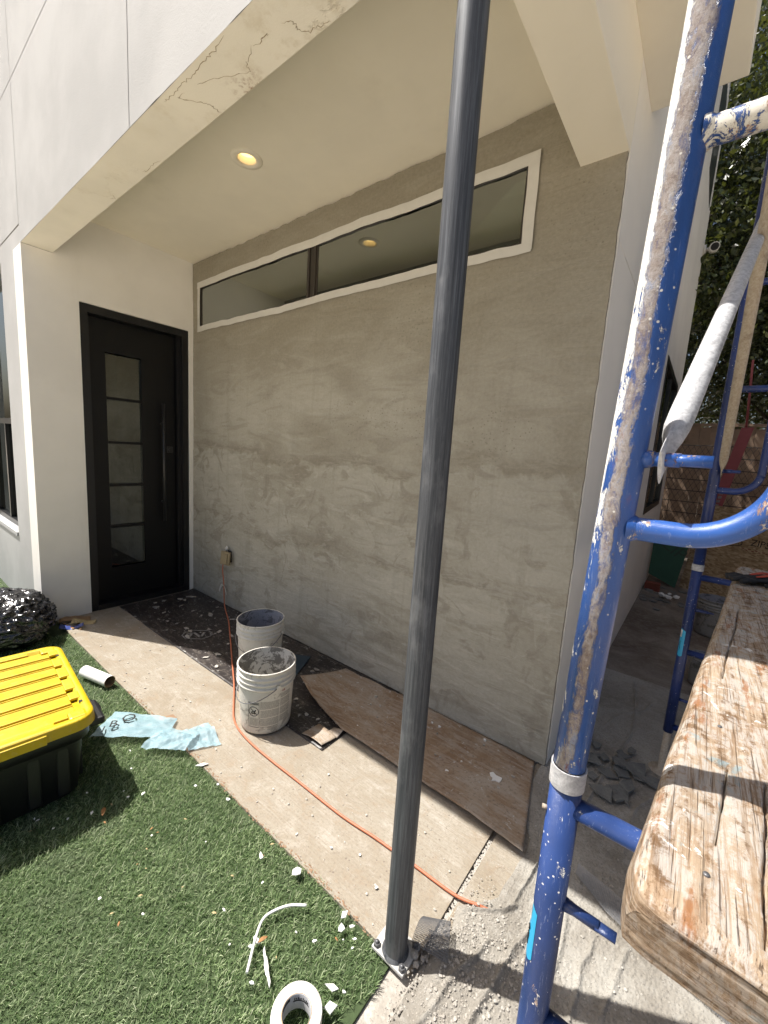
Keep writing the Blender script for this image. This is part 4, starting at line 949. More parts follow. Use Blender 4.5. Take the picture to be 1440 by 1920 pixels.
# ------------------------------------------------------------------ buckets
def bucket(name, label, x, y, z, rot, inside, printed=False, mat='bucket_plastic', s=1.0, grp='plaster buckets', handle=True):
    o = thing(name, label, 'bucket', (x, y, z), grp); c = (x, y, z)
    P = [(0, .003), (.124, .0), (.129, .004), (.1325, .02), (.1435, .262), (.1435, .272), (.152, .2725), (.1535, .276), (.1535, .280), (.1465, .282), (.1465, .300), (.1525, .301), (.1535, .304), (.1535, .308), (.147, .310), (.147, .328), (.1525, .329), (.1535, .333), (.1530, .337), (.1480, .339), (.1485, .362), (.1530, .365), (.1530, .370), (.1505, .372), (.1455, .371)]
    sz = s*.93; P = [(r*s, z_*sz) for r, z_ in P]
    MB().lathe(P, 64, c).build('body', mat, o)
    I = [(.1455*s, .371*sz), (.1435*s, .33*sz), (.1415*s, .27*sz), (.130*s, .03*sz)]
    MB().lathe(I, 64, c).build('inner_wall', inside, o)
    b = MB(); b.sheet(lambda u, v: (x+u*s*.132*math.cos(v*2*math.pi), y+u*s*.132*math.sin(v*2*math.pi), z+s*(.05+.018*nz(u*2*math.cos(v*6.28), u*2*math.sin(v*6.28), 3, 1.5))), 8, 32, True); b.build('slurry', 'lump' if inside == 'bucket_inside' else inside, o)
    if handle:
        a = rot; R = .157*s; pts = []
        for k in range(17):
            w = math.pi*k/16; q = Vector((math.cos(w)*R, math.sin(w)*R*.98)); zz = .288*sz-.10*s*math.sin(w)**1.0
            pts.append((x+q.x*math.cos(a)-q.y*math.sin(a), y+q.x*math.sin(a)+q.y*math.cos(a), z+zz))
        MB().tube(pts, .0023*s, 8).build('handle', 'wire', o)
        for k in (0, 16): MB().tube([Vector(pts[k])-Vector((pts[k][0]-x, pts[k][1]-y, 0))*.06, Vector(pts[k])+Vector((pts[k][0]-x, pts[k][1]-y, 0))*.04], .011*s, 14).build('handle_ear', mat, o)
    if printed:
        # label turned toward the camera
        a = math.atan2(CAM.y-y, CAM.x-x)
        def rad(zz): return .1325+(.1435-.1325)*(zz-.0186)/.225+.0007
        def patch(a0, a1, z0, z1, nm, mt, dr=0):
            q = MB(); n = 14; vs = [((rad(zz)+dr)*math.cos(w)+x, (rad(zz)+dr)*math.sin(w)+y, zz+z) for zz in (z0, z1) for w in np.linspace(a0, a1, n+1)]
            q.add(vs, [(k, k+1, n+2+k, n+1+k) for k in range(n)], True); return q.build(nm, mt, o)
        patch(a-.20, a+.50, .045, .19, 'printed_label', 'print'); patch(a+.53, a+1.0, .06, .222, 'printed_label', 'print'); patch(a-.62, a-.28, .045, .10, 'printed_label', 'print')
        ring = MB(); ac = a-.45; zc = .135
        def sp2(du, dz): return (x+(rad(zc+dz)+.0006)*math.cos(ac+du/.138), y+(rad(zc+dz)+.0006)*math.sin(ac+du/.138), z+zc+dz)
        n = 28; ring.tube([sp2(.026*math.cos(2*math.pi*k/n), .026*math.sin(2*math.pi*k/n)) for k in range(n+1)], .0012, 5, caps=False)
        ring.tube([sp2(-.018, .018), sp2(0, 0), sp2(.018, -.018)], .0012, 5)
        fx = [(-.029, -.09), (-.029, .05), (.029, .05), (.029, -.09), (-.029, -.09)]
        for p, q in zip(fx, fx[1:]): ring.tube([sp2(lerp(p[0], q[0], k/8), lerp(p[1], q[1], k/8)) for k in range(9)], .0007, 4)
        ring.tube([sp2(-.012, -.012), sp2(-.004, .004), sp2(.004, -.002), sp2(.012, .008)], .003, 5); ring.tube([sp2(-.006, -.012), sp2(.004, -.008), sp2(.008, -.014)], .0025, 5)
        for zz in (.040, .045): ring.tube([sp2(lerp(-.026, .026, k/8), zz) for k in range(9)], .0011, 4)
        ring.build('warning_symbol', 'dark_ink', o)
        rd = MB(); 
        for k in range(2):
            w = a+.62+.07*k; zz = .235; rd.add([(x+(rad(zz)+.0008)*math.cos(w+dw_), y+(rad(zz)+.0008)*math.sin(w+dw_), z+zz+dz) for dw_, dz in ((-.025, 0), (0, -.009), (.025, 0), (0, .009))], [(0, 1, 2, 3)])
        rd.build('red_mark', 'red_board', o)
    return o
bucket('bucket', 'front white plaster bucket with printed warning label and smeared inside', 2.188, -.722, .009, 2.9, 'bucket_inside', True)
bucket('bucket', 'rear white bucket with bluish grey inside, against the porch wall', 1.718, -.428, .0155, 3.6, 'bucket_inside_dark')
bucket('bucket', 'grimy grey bucket in the shaded side yard near strand board', 4.16, 2.85, -.003, 1.0, 'bucket_inside_dark', False, 'bucket_old', 1.0)
bucket('bucket', 'small dark pail half hidden beneath the plank in shade', 4.09, 1.62, -.003, 2.0, 'bucket_inside_dark', False, 'bucket_old', .62)

# ------------------------------------------------------------------ storage tote
def rrect(lx, ly, r, n=6):
    pts = []
    for cx_, cy_, a0 in ((lx/2-r, ly/2-r, 0), (-lx/2+r, ly/2-r, 90), (-lx/2+r, -ly/2+r, 180), (lx/2-r, -ly/2+r, 270)):
        for k in range(n+1):
            a = math.radians(a0+90*k/n); pts.append((cx_+r*math.cos(a), cy_+r*math.sin(a)))
    return pts
def tote():
    ang = math.radians(-5.0); T = Matrix.Translation((1.655, -1.695, 0)) @ Matrix.Rotation(ang, 4, 'Z')
    o = thing('storage_tote', 'black storage tote with ribbed yellow lid on the turf', 'tote', (1.655, -1.695, 0))
    def loft(rings, cap0=False, cap1=False, smooth=True):
        b = MB(); n = len(rings[0][0]); vs = [T @ Vector((x, y, z)) for r, z in rings for x, y in r]
        fs = [(i*n+k, i*n+(k+1) % n, (i+1)*n+(k+1) % n, (i+1)*n+k) for i in range(len(rings)-1) for k in range(n)]
        if cap0: fs.append(tuple(reversed(range(n))))
        if cap1: fs.append(tuple((len(rings)-1)*n+k for k in range(n)))
        return b.add(vs, fs, smooth)
    b = loft([(rrect(.66, .40, .05), .004), (rrect(.675, .412, .055), .012), (rrect(.72, .455, .06), .255), (rrect(.722, .457, .06), .26), (rrect(.765, .495, .07), .262), (rrect(.77, .50, .07), .30), (rrect(.765, .495, .07), .322)], True)
    # vertical corner flutes
    for sx in (-1, 1):
        for yy in (-.15, -.06, .06, .15):
            b.bbox((sx*.342-.016, yy-.02, .03), (sx*.342+.016, yy+.02, .25), .006, T)
    for sy_ in (-1, 1):
        for xx in (-.25, -.12, .0, .12, .25): b.bbox((xx-.024, sy_*.212-.016, .03), (xx+.024, sy_*.212+.016, .25), .006, T)
    b.build('tub', 'black_tub', o)
    for sy_ in (-1, 1):
        b = MB(); b.tube([T @ Vector((x_, sy_*y_, .300)) for x_, y_ in path2([(.17, .245), (.20, .285), (.27, .29), (.30, .245)])], .013, 12); b.build('handle', 'black_tub', o)
    # extra latch handle at the corner nearest the walkway
    b = MB(); b.bbox((.20, .245, .285), (.36, .298, .318), .010, T); b.build('latch', 'black_tub', o)
    # lid: skirt, raised rim, sunk deck
    O0 = rrect(.80, .53, .075); O1 = rrect(.806, .536, .077); R0 = rrect(.79, .52, .07); R1 = rrect(.735, .465, .05); D0 = rrect(.725, .455, .045)
    b = loft([(O1, .318), (O0, .345), (rrect(.797, .527, .074), .356), (R0, .361), (R1, .361), (D0, .346)], False, True, True)
    me = b.build('lid', 'yellow_lid', o)
    # deck ribs across the short way
    n = 7; pitch = .715/n
    for k in range(n):
        xc = -.3575+pitch*(k+.5); q = MB(); q.bbox((xc-pitch*.33, -.205, .3455), (xc+pitch*.33, .205, .3545), .003, T); q.build('lid_rib', 'yellow_lid', o)
        for s_ in (-1, 1): MB().bbox((xc+s_*pitch*.43-.003, -.207, .3455), (xc+s_*pitch*.43+.003, .207, .3500), .0015, T).build('lid_ridge', 'yellow_lid', o)
    # stacking tabs along both long sides, corner blocks at the ends
    for sy_ in (-1, 1):
        for xc, w in ((-.30, .06), (-.175, .085), (-.055, .10), (.075, .10), (.19, .06)):
            MB().bbox((xc-w/2, sy_*.222-.020, .352), (xc+w/2, sy_*.222+.018, .3635), .004, T).build('lid_tab', 'yellow_lid', o)
    for sx in (-1, 1):
        MB().bbox((sx*.3725-.026, -.13, .350), (sx*.3725+.026, .13, .3595) if False else (sx*.3725+.026, .13, .3600), .004, T).build('lid_tab', 'yellow_lid', o)
        for sy_ in (-1, 1): MB().bbox((sx*.345-.028, sy_*.205-.03, .350), (sx*.345+.028, sy_*.205+.032, .3645), .010, T).build('lid_tab', 'yellow_lid', o)
    for sx in (-1, 1):
        MB().bbox((sx*.402-.006, -.17, .312), (sx*.402+.006, .10, .350), .003, T).build('lid_grip', 'yellow_lid', o)
    for xc in (.255, -.255): MB().bbox((xc-.008, .228, .3575), (xc+.008, .240, .3630), .001, T).build('lid_slot', 'dark_ink', o)
def path2(pts): return [(p.x, p.y) for p in path([(a, b_, 0) for a, b_ in pts], 5)]
tote()

# ------------------------------------------------------------------ rubbish bag by the column
def bag():
    bm = bmesh.new(); bmesh.ops.create_icosphere(bm, subdivisions=6, radius=1)
    c = Vector((.13, -1.43, 0))
    def ridge(p, k): return 1-abs(mnoise.noise(p+Vector((k, k*2, k*3))))*2
    for v in bm.verts:
        n = v.co.normalized(); q = Vector((n.x, n.y*1.1, n.z*2.2)); q = q+.35*Vector((mnoise.noise(n*3), mnoise.noise(n*3+Vector((5, 0, 0))), mnoise.noise(n*3+Vector((0, 7, 0)))))
        top = max(0, n.z)
        rr = 1+.09*mnoise.noise(n*1.5+Vector((3, 1, 7)))+.07*max(0, ridge(q*1.8, 1))**2+.065*max(0, ridge(q*3.4, 4))**2*(.45+top)+.016*max(0, ridge(q*7, 9))**2*(.35+top)-.06
        z = n.z*rr*.19+.135+top*top*.02; z = max(.0, z)
        v.co = Vector((c.x+n.x*rr*.34, c.y+n.y*rr*.28, z))
    b = MB(); b.bm(bm, None, True)
    # gathered, twisted neck
    for k in range(7):
        a = k*.9+.3; b.sheet(lambda u, w, a=a, k=k: (c.x-.03+(.02+.11*u)*math.cos(a+.9*w+.5*u), c.y+(.02+.10*u)*math.sin(a+.9*w+.5*u), (.30)+.045*math.sin(2.6*u+k)*(1-.3*w)+.02*w-.10*u*u+.012*math.sin(9*w+k)), 9, 7, True)
    single('rubbish_bag', b, 'bag_plastic', 'crumpled glossy black rubbish bag against the white corner column', 'bag')
bag()

# ------------------------------------------------------------------ dusty plastic sheet with folds
FOLDS = [([(3.556, -.40), (3.548, -.607), (3.54, -.698), (3.536, -.79)], .016, .022), ([(3.665, -.60), (3.655, -.678), (3.65, -.795), (3.634, -.89), (3.622, -.982), (3.604, -1.099), (3.58, -1.3)], .014, .026),
         ([(3.578, -.88), (3.563, -.925), (3.54, -1.005), (3.524, -1.073), (3.505, -1.183), (3.48, -1.3)], .010, .018), ([(3.726, -.58), (3.745, -.723), (3.747, -.793), (3.747, -.876), (3.73, -1.0)], .008, .013),
         ([(3.823, -.62), (3.821, -.713), (3.807, -.768), (3.812, -.821), (3.811, -.896), (3.80, -1.05)], .008, .015), ([(3.70, 1.3), (3.728, 1.15), (3.774, .706), (3.758, .453), (3.72, .214), (3.693, -.027), (3.66, -.3), (3.60, -.42)], .011, .022),
         ([(3.560, -.72), (3.536, -.775), (3.48, -.86), (3.455, -.92)], .014, .020), ([(3.917, -.60), (3.903, -.677), (3.893, -.751), (3.87, -.9)], .007, .012), ([(3.85, 1.1), (3.80, .9), (3.70, .75), (3.62, .5)], .012, .014), ([(3.95, .2), (3.86, .0), (3.85, -.3)], .012, .012)]
def plastic():
    segs = []
    for pts, w, h in FOLDS:
        q = np.array([(p.x, p.y) for p in path([(a, c, 0) for a, c in pts], 8)]); segs.append((q, w, h))
    x0, x1, y0, y1 = 3.455, 4.35, -1.75, 1.35; nx, ny = 300, 620
    X = np.linspace(x0, x1, nx+1)[:, None]*np.ones((1, ny+1)); Y = np.ones((nx+1, 1))*np.linspace(y0, y1, ny+1)[None, :]
    Z = np.full(X.shape, .004)
    for q, w, h in segs:
        D = np.full(X.shape, 9.0); T_ = np.zeros(X.shape)
        for i in range(len(q)-1):
            a, d = q[i], q[i+1]-q[i]; l2 = (d**2).sum()
            t_ = np.clip(((X-a[0])*d[0]+(Y-a[1])*d[1])/l2, 0, 1); dd = np.hypot(X-a[0]-t_*d[0], Y-a[1]-t_*d[1]); k = dd < D; D[k] = dd[k]; T_[k] = (i+t_[k])/(len(q)-1)
        tap = np.clip(np.minimum(T_, 1-T_)*6, .15, 1)*(.9+.12*np.sin(T_*7))
        Z += .62*h*tap*np.exp(-(D/max(w*.55, .0065))**2)+.10*h*tap*np.exp(-(D/(w*1.6))**2)
    nzv = np.vectorize(lambda a, c: .003*nz(a, c, 0, 5)+.0012*nz(a, c, 3, 14)+.0012*nz(a, c, 6, 45))
    Z += nzv(X, Y)
    # heap of plaster crumbs by the post and along the foot of the sheet
    for cx_, cy_, r, h in ((3.44, -1.02, .08, .014), (3.53, -.98, .13, .009), (3.50, -1.12, .10, .006), (3.60, -.86, .08, .008), (3.47, -.92, .06, .006)):
        Z += h*np.exp(-(((X-cx_)**2+(Y-cy_)**2)/r**2))
    Z += rng.normal(0, .0012, Z.shape)
    # ragged outer border
    Xr = X.copy(); eb = np.array([.02*nz(0, v, 4, 3)+.014*nz(0, v, 8, 11)+.085*max(0, min(1, (v+.86)/.12))*max(0, min(1, (-.30-v)/.15)) for v in Y[0]]); fall = np.clip(1-(X-x0)/.22, 0, 1); Xr += eb[None, :]*fall
    Z = .0015+(Z-.0015)*np.clip((X-x0)/.035, 0.05, 1); Z = np.maximum(Z, .0012); Z[0, :] = -.003
    V = np.stack([Xr, Y, Z], -1).reshape(-1, 3); Wn = ny+1
    F = [(i*Wn+j, (i+1)*Wn+j, (i+1)*Wn+j+1, i*Wn+j+1) for i in range(nx) for j in range(ny)]
    b = MB(); b.v = [tuple(p) for p in V]; b.f = F; b.sm = [True]*len(F)
    single('drop_sheet', b, 'plaster_dust', 'plaster-dusted plastic drop sheet with raised folds under the scaffold', 'drop sheet')
    return lambda x, y: float(Z[min(nx, max(0, int((x-x0)/(x1-x0)*nx))), min(ny, max(0, int((y-y0)/(y1-y0)*ny)))])
zsheet = plastic()

def lump_mesh(seed):
    bm = bmesh.new(); bmesh.ops.create_icosphere(bm, subdivisions=1, radius=1); rr = random.Random(seed)
    for v in bm.verts: v.co *= rr.uniform(.65, 1.15); v.co.z *= .75
    vs = [v.co.copy() for v in bm.verts]; fs = [[v.index for v in f.verts] for f in bm.faces]; bm.free(); return vs, fs
LM = [lump_mesh(i) for i in range(6)]
def crumbs():
    b = MB(); n = 0
    hot = [(3.44, -1.02, .07, 600), (3.53, -.98, .10, 900), (3.52, -1.13, .10, 600), (3.60, -.86, .07, 350), (3.50, -.92, .05, 300), (3.62, -1.1, .12, 350), (3.75, -.95, .18, 300), (3.9, -.9, .2, 250), (3.8, -.3, .3, 200), (3.435, -.75, .0, 0)]
    for cx_, cy_, r, k in hot:
        for _ in range(k):
            x, y = random.gauss(cx_, r), random.gauss(cy_, r)
            if x < 3.40 or (x < 3.44 and y > -1.0): continue
            s_ = min(.006, .0012*math.exp(random.expovariate(2.2))); vs, fs = LM[_ % 6]; z = zsheet(x, y) if x > 3.455 else .0
            a = random.random()*6; ca, sa = math.cos(a), math.sin(a)
            b.add([(x+s_*(v.x*ca-v.y*sa), y+s_*(v.x*sa+v.y*ca), z+s_*(.35+v.z)) for v in vs], fs)
    for _ in range(420):   # grit in the expansion joint
        y = random.uniform(-1.0, -.55); x = random.uniform(3.418, 3.437); s_ = random.uniform(.002, .006); vs, fs = LM[_ % 6]
        b.add([(x+s_*v.x, y+s_*v.y, -.012+s_*(.5+v.z)) for v in vs], fs)
    for _ in range(700):   # grit scattered over the walkway
        x, y = random.uniform(.3, 3.4), -1.1+abs(random.gauss(0, .35)); 
        if y > -.03: continue
        s_ = .0011*math.exp(random.expovariate(2.0)); s_ = min(s_, .006); vs, fs = LM[_ % 6]
        b.add([(x+s_*v.x, y+s_*v.y, s_*(.4+v.z)) for v in vs], fs)
    o = b.build('plaster_crumbs', 'lump', None, kind='stuff', label='loose grey plaster crumbs and grit by the post', category='rubble')
crumbs()
# bigger clods against the post foot
for k, (x, y, s_) in enumerate(((3.408, -1.075, .016), (3.425, -1.088, .011), (3.432, -1.066, .009), (3.40, -1.045, .010))):
    vs, fs = LM[k]; z = .002
    single('plaster_clod', MB().add([(x+s_*v.x, y+s_*v.y, z+s_*(.6+v.z)) for v in vs], fs, False), 'lump', 'small grey plaster clod heaped beside the post base plate', 'clod', 'plaster clods at the post foot')
# slate-like mortar shards in the shade
for k in range(26):
    x, y = 3.74+random.gauss(0, .075), .20+random.gauss(0, .11); s_ = random.uniform(.02, .065); n = random.randint(4, 6); a0 = random.random()*6
    rr = [s_*random.uniform(.35, 1.2) for _ in range(n)]; z = zsheet(x, y)+.004+.006*(k % 4); tl = [random.uniform(-.12, .12) for _ in (0, 1)]
    lo = []; hi = []
    for i, r in enumerate(rr):
        px, py = r*math.cos(a0+2*math.pi*i/n), r*math.sin(a0+2*math.pi*i/n); zz = z+.012+px*tl[0]+py*tl[1]; lo.append((x+px, y+py, zz-.006)); hi.append((x+px*.96, y+py*.96, zz))
    b = MB().add(lo+hi, [tuple(reversed(range(n))), tuple(range(n, 2*n))]+[(i, (i+1) % n, n+(i+1) % n, n+i) for i in range(n)])
    single('mortar_shard', b, 'shard', 'flat grey mortar shard in the shaded pile behind the near post', 'shard', 'mortar shards in the shade')

# expanded-metal mesh pieces: real wires
def wire_grid(name, label, fn, nu, nv, r, mat='wire', sub=3, cat='mesh', parent=None):
    b = MB()
    for i in range(nu+1): b.tube([fn(i/nu, k/(nv/ sub if nv > sub else 1)) if False else fn(i/nu, k/max(1, nv//sub)) for k in range(max(1, nv//sub)+1)], r, 4, caps=False, smooth=False)
    for j in range(nv+1): b.tube([fn(k/max(1, nu//sub), j/nv) for k in range(max(1, nu//sub)+1)], r, 4, caps=False, smooth=False)
    if parent: return b.build(name, mat, parent)
    return single(name, b, mat, label, cat)
wire_grid('wire_mesh', 'curled scrap of grey wire mesh leaning beside the steel post', lambda u, v: (lerp(lerp(3.385, 3.462, u), lerp(3.388, 3.500, u), v), lerp(lerp(-.992, -.955, u), lerp(-1.058, -1.040, u), v), .012+.030*math.sin(2.6*v+.3)+.022*(1-v)+.01*u), 26, 22, .00085, sub=2)
wire_grid('wire_mesh', 'long strip of dark wire mesh curving beneath the timber plank', lambda u, v: (lerp(3.728, 4.28, u), lerp(-.46, -.585, min(1, u*2.2))+.035*math.sin(u*3)-.070*(1-v)*(0.4+.6*min(1, u*5))-.05*max(0, u-.5), .018+.012*math.sin(5*u)+.018*v), 110, 18, .00075, 'wire', 2)

# ------------------------------------------------------------------ litter on the turf
def sheet_uv(mb, name, mat, nu, nv, par):
    o = mb.build(name, mat, par); me = o.data; uv = me.uv_layers.new(name='UVMap'); Wn = nv+1
    for p in me.polygons:
        for li in p.loop_indices:
            vi = me.loops[li].vertex_index % ((nu+1)*Wn); uv.data[li].uv = (vi//Wn/nu, vi % Wn/nv)
    return o
def blue_mesh():
    o = thing('mesh_tape', 'crumpled pale blue fibreglass mesh scrap straddling turf and walkway', 'mesh', (1.9, -1.17, 0))
    A = [(1.70, -1.40), (1.590, -1.245)]; B = [(1.985, -1.165), (1.86, -1.045)]
    def g1(u, v):
        a = Vector(A[0]).lerp(Vector(A[1]), v); b_ = Vector(B[0]).lerp(Vector(B[1]), v); p = a.lerp(b_, u); sw_ = .05*math.sin(math.pi*u)*(v-.5)
        return (p.x+sw_, p.y+sw_*.6, .020+.012*math.sin(2.5*u+v)+.012*nz(u, v, 0, 4)+.005*nz(u, v, 7, 11))
    sheet_uv(MB().sheet(g1, 40, 26), 'fold', 'blue_mesh', 40, 26, o)
    def g2(u, v):
        p = Vector((1.955, -1.265)).lerp(Vector((2.125, -1.135)), u); q = Vector((1.90, -1.11)).lerp(Vector((2.06, -1.02)), u); s_ = p.lerp(q, v)
        return (s_.x, s_.y, .012+.030*math.sin(math.pi*(.15+.8*v))+.014*nz(u, v, 3, 4)+.005*nz(u, v, 5, 12))
    sheet_uv(MB().sheet(g2, 36, 26), 'fold', 'blue_mesh', 36, 26, o)
    def g3(u, v):
        p = Vector((2.118, -1.115)).lerp(Vector((2.19, -.985)), u); q = Vector((1.955, -1.075)).lerp(Vector((1.995, -.945)), u); s_ = p.lerp(q, v)
        return (s_.x, s_.y, .008+.032*math.exp(-((v-.55)/.16)**2)*u+.010*nz(u, v, 8, 4)+.004*nz(u, v, 2, 12))
    sheet_uv(MB().sheet(g3, 30, 34), 'fold', 'blue_mesh', 30, 34, o)
    # hand-sized stencilled characters, upside down to the viewer
    for ch, c, sz in (('O', (1.722, -1.228), .085), ('B', (1.716, -1.296), .07), ('1', (1.726, -1.345), .06)):
        ex = Vector((-.55, -.83, .02)).normalized(); ey = Vector((-.83, .55, .0)).normalized(); ez = ex.cross(ey)
        mt = frame_mat((c[0], c[1], .0475), ex if ez.z > 0 else -ex, ey, ez if ez.z > 0 else -ez); text_mesh(ch, sz, mt, .0004).build('stencil_letter', 'dark_ink', o)
blue_mesh()
def tube_roll():
    A = Vector((1.04, -1.225, .033)); B = Vector((1.27, -1.165, .033)); d = (B-A).normalized(); o = thing('paper_tube', 'white paper roll on the turf edge beside the tote', 'roll', (1.15, -1.2, 0))
    MB().tube([A, A.lerp(B, .5), B], .034, 28, caps=False).build('sleeve', 'paint_chip', o)
    MB().tube([A+d*.001, B-d*.0005], .0305, 28, caps=False).build('core', 'core_card', o)
    rg = MB(); n = 28
    for E, s_ in ((A, -1), (B, 1)):
        a = d.cross(Vector((0, 0, 1))).normalized(); bb = d.cross(a); vs = [E+(a*math.cos(2*math.pi*k/n)+bb*math.sin(2*math.pi*k/n))*r for r in (.0305, .034) for k in range(n)]
        rg.add(vs, [(k, (k+1) % n, n+(k+1) % n, n+k) for k in range(n)])
    rg.build('rim', 'core_card', o)
tube_roll()
def tape_roll():
    c = (3.262, -1.406, .012); o = thing('tape_roll', 'roll of white masking tape lying on the turf by the slab', 'tape', c)
    MB().lathe([(.039, .0), (.063, .0), (.0655, .002), (.0655, .046), (.064, .048), (.040, .048), (.039, .047)], 56, c).build('tape_coil', 'tape_paper', o)
    MB().lathe([(.0388, .048), (.0375, .0485), (.0365, .047), (.0365, .001)], 56, c).build('core', 'core_print', o)
    MB().lathe([(.0394, .0482), (.0375, .0489)], 56, c).build('core_edge', 'core_card', o)
    # dark printed band with lettering inside the core
    a0 = math.atan2(1, -.55); n = 16
    def band(z0, z1, a, b_, nm, mt, r):
        q = MB(); vs = [(c[0]+r*math.cos(w), c[1]+r*math.sin(w), c[2]+z) for z in (z0, z1) for w in np.linspace(a, b_, n+1)]
        q.add(vs, [(k, k+1, n+2+k, n+1+k) for k in range(n)], True); q.build(nm, mt, o)
    band(.026, .030, a0-.7, a0+.6, 'printed_stripe', 'dark_ink', .0361); band(.036, .046, a0+.85, a0+1.7, 'printed_stripe', 'dark_ink', .0361)
    for k in range(9):
        w = a0+.5-k*.13; r = .0359; hh = .004+.004*random.random(); q = MB(); vs = [(c[0]+r*math.cos(w+dw_), c[1]+r*math.sin(w+dw_), c[2]+z) for z in (.0315, .0315+hh) for dw_ in (-.045, .0, .03)]
        q.add(vs, [(0, 1, 4, 3), (1, 2, 5, 4)]); q.build('printed_mark', 'dark_ink', o)
tape_roll()
# white strips and chips
single('plastic_strip', MB().tube(path([(3.068, -1.200, .018), (3.03, -1.235, .020), (3.005, -1.275, .020), (2.995, -1.315, .018), (3.02, -1.36, .018), (3.072, -1.425, .016)], 6), .0042, 8, flat=None), 'pvc_white', 'long thin curved white plastic strip lying on the turf', 'strip')
b = MB(); b.sheet(lambda u, v: (3.060+.085*u+.012*(v-.5)*-.7-.004*math.sin(3*u), -1.360-.040*u+.012*(v-.5)*(1.2 if .35 < u < .75 else .8)*1.2, .018+.004*math.sin(3*u)), 12, 3, True, .0012)
single('plastic_strip', b, 'pvc_white', 'short torn white tape strip on the turf beside the tape roll', 'strip')
CH = [(2.248, -1.113), (2.512, -1.145), (2.961, -1.152), (2.821, -1.199), (2.233, -1.361), (2.178, -1.529), (2.144, -1.599), (2.069, -1.672), (2.051, -1.679), (2.15, -1.645), (2.055, -1.511), (2.158, -1.41), (2.199, -1.409), (3.023, -1.361), (3.026, -1.382), (3.102, -1.43), (3.181, -1.141), (3.198, -1.171), (3.22, -1.146), (3.223, -1.19), (3.25, -1.166), (3.258, -1.186), (3.28, -1.29), (3.311, -1.277), (3.304, -1.326), (2.975, -1.42), (2.90, -1.25), (2.62, -1.3), (2.45, -1.42), (2.7, -1.55), (2.35, -1.2), (3.1, -1.27), (2.88, -1.38), (2.55, -1.62), (3.16, -1.25), (2.05, -1.34), (1.93, -1.30), (2.41, -1.13), (2.84, -1.05), (2.98, -1.0), (3.08, -.95), (2.6, -.98), (2.2, -1.02), (1.75, -.92), (3.2, -1.0), (2.72, -.76)]
BIG = {0: .034, 1: .014, 2: .024, 3: .012, 4: .013, 16: .017, 17: .015, 22: .020, 24: .022, 13: .014, 5: .014}
for k, (x, y) in enumerate(CH):
    s_ = BIG.get(k, random.uniform(.005, .010))*.85; n = random.randint(5, 7); a0 = random.random()*6; st = random.uniform(1.0, 2.0) if k else 2.0; ca, sa = math.cos(a0 if k else .95), math.sin(a0 if k else .95)
    n = random.randint(4, 6); rr = [s_*random.uniform(.45, 1.15) for _ in range(n)]; zb = (.010 if y < -1.12 else .0005)+.002*random.random(); tx, ty = random.uniform(-.35, .35), random.uniform(-.35, .35)
    if y > -1.12: tx *= .25; ty *= .25
    lo, hi = [], []
    for i, r in enumerate(rr):
        u_, v_ = r*math.cos(2*math.pi*i/n)*st**.5, r*math.sin(2*math.pi*i/n)/st**.5; px, py = u_*ca-v_*sa, u_*sa+v_*ca; z = zb+.003+px*tx+py*ty+abs(tx*s_)+abs(ty*s_)*.5
        lo.append((x+px, y+py, z)); hi.append((x+px*.93, y+py*.93, z+.0022))
    b = MB().add(lo+hi, [tuple(reversed(range(n))), tuple(range(n, 2*n))]+[(i, (i+1) % n, n+(i+1) % n, n+i) for i in range(n)])
    if k == 0: single('paint_chip', b, 'paint_chip', 'largest white plaster sliver on the walkway edge below the blue mesh', 'chip', 'white plaster chips')
    elif k == 2: single('paint_chip', b, 'paint_chip', 'square white chip on the turf edge halfway down the walkway', 'chip', 'white plaster chips')
    elif x < 2.3 and y < -1.3: single('paint_chip', b, 'paint_chip', 'small white chip on the turf in the shadow of the tote', 'chip', 'white plaster chips')
    elif x > 3.1 and y < -1.12: single('paint_chip', b, 'paint_chip', 'small white chip on the turf between tape roll and post', 'chip', 'white plaster chips')
    elif x > 2.95 and y < -1.3: single('paint_chip', b, 'paint_chip', 'small white chip on the turf beside the long curved strip', 'chip', 'white plaster chips')
    elif y < -1.12: single('paint_chip', b, 'paint_chip', 'small white chip alone on the sunlit middle of the turf', 'chip', 'white plaster chips')
    else: single('paint_chip', b, 'paint_chip', 'tiny white plaster chip lying on the tan walkway', 'chip', 'white plaster chips')
def leafbit(x, y, s_, mat, label):
    a0 = random.random()*6; b = MB(); ca, sa = math.cos(a0), math.sin(a0)
    def fn(u, v):
        w = math.sin(math.pi*u)**.8*(v-.5)*.7; p, q = (u-.5)*2*s_, w*s_; return (x+p*ca-q*sa, y+p*sa+q*ca, (.016 if y < -1.115 else .003)+abs(v-.5)*s_*.5+.2*s_*math.sin(3*u))
    b.sheet(fn, 6, 2, True, .0004); single('dead_leaf', b, mat, label, 'leaf', 'dead leaves on the turf')
for k in range(20):
    x, y = random.uniform(2.1, 3.3), random.uniform(-1.75, -1.14); leafbit(x, y, random.uniform(.004, .009), 'brown_leaf' if k % 3 == 0 else 'tan_bits', 'small dry leaf fragment caught in the green turf')
leafbit(2.21, -1.50, .022, 'brown_leaf', 'larger brown dry leaf in the shadow of the tote'); leafbit(3.04, -1.35, .016, 'brown_leaf', 'orange dry leaf beside the white tape strip')
single('wood_chip', MB().poly([(1.79, -1.075), (1.83, -1.10), (1.86, -1.075), (1.84, -1.04), (1.80, -1.04)], .002, .011), 'curb_red', 'rounded terracotta coloured chip on the walkway above the blue mesh', 'chip')
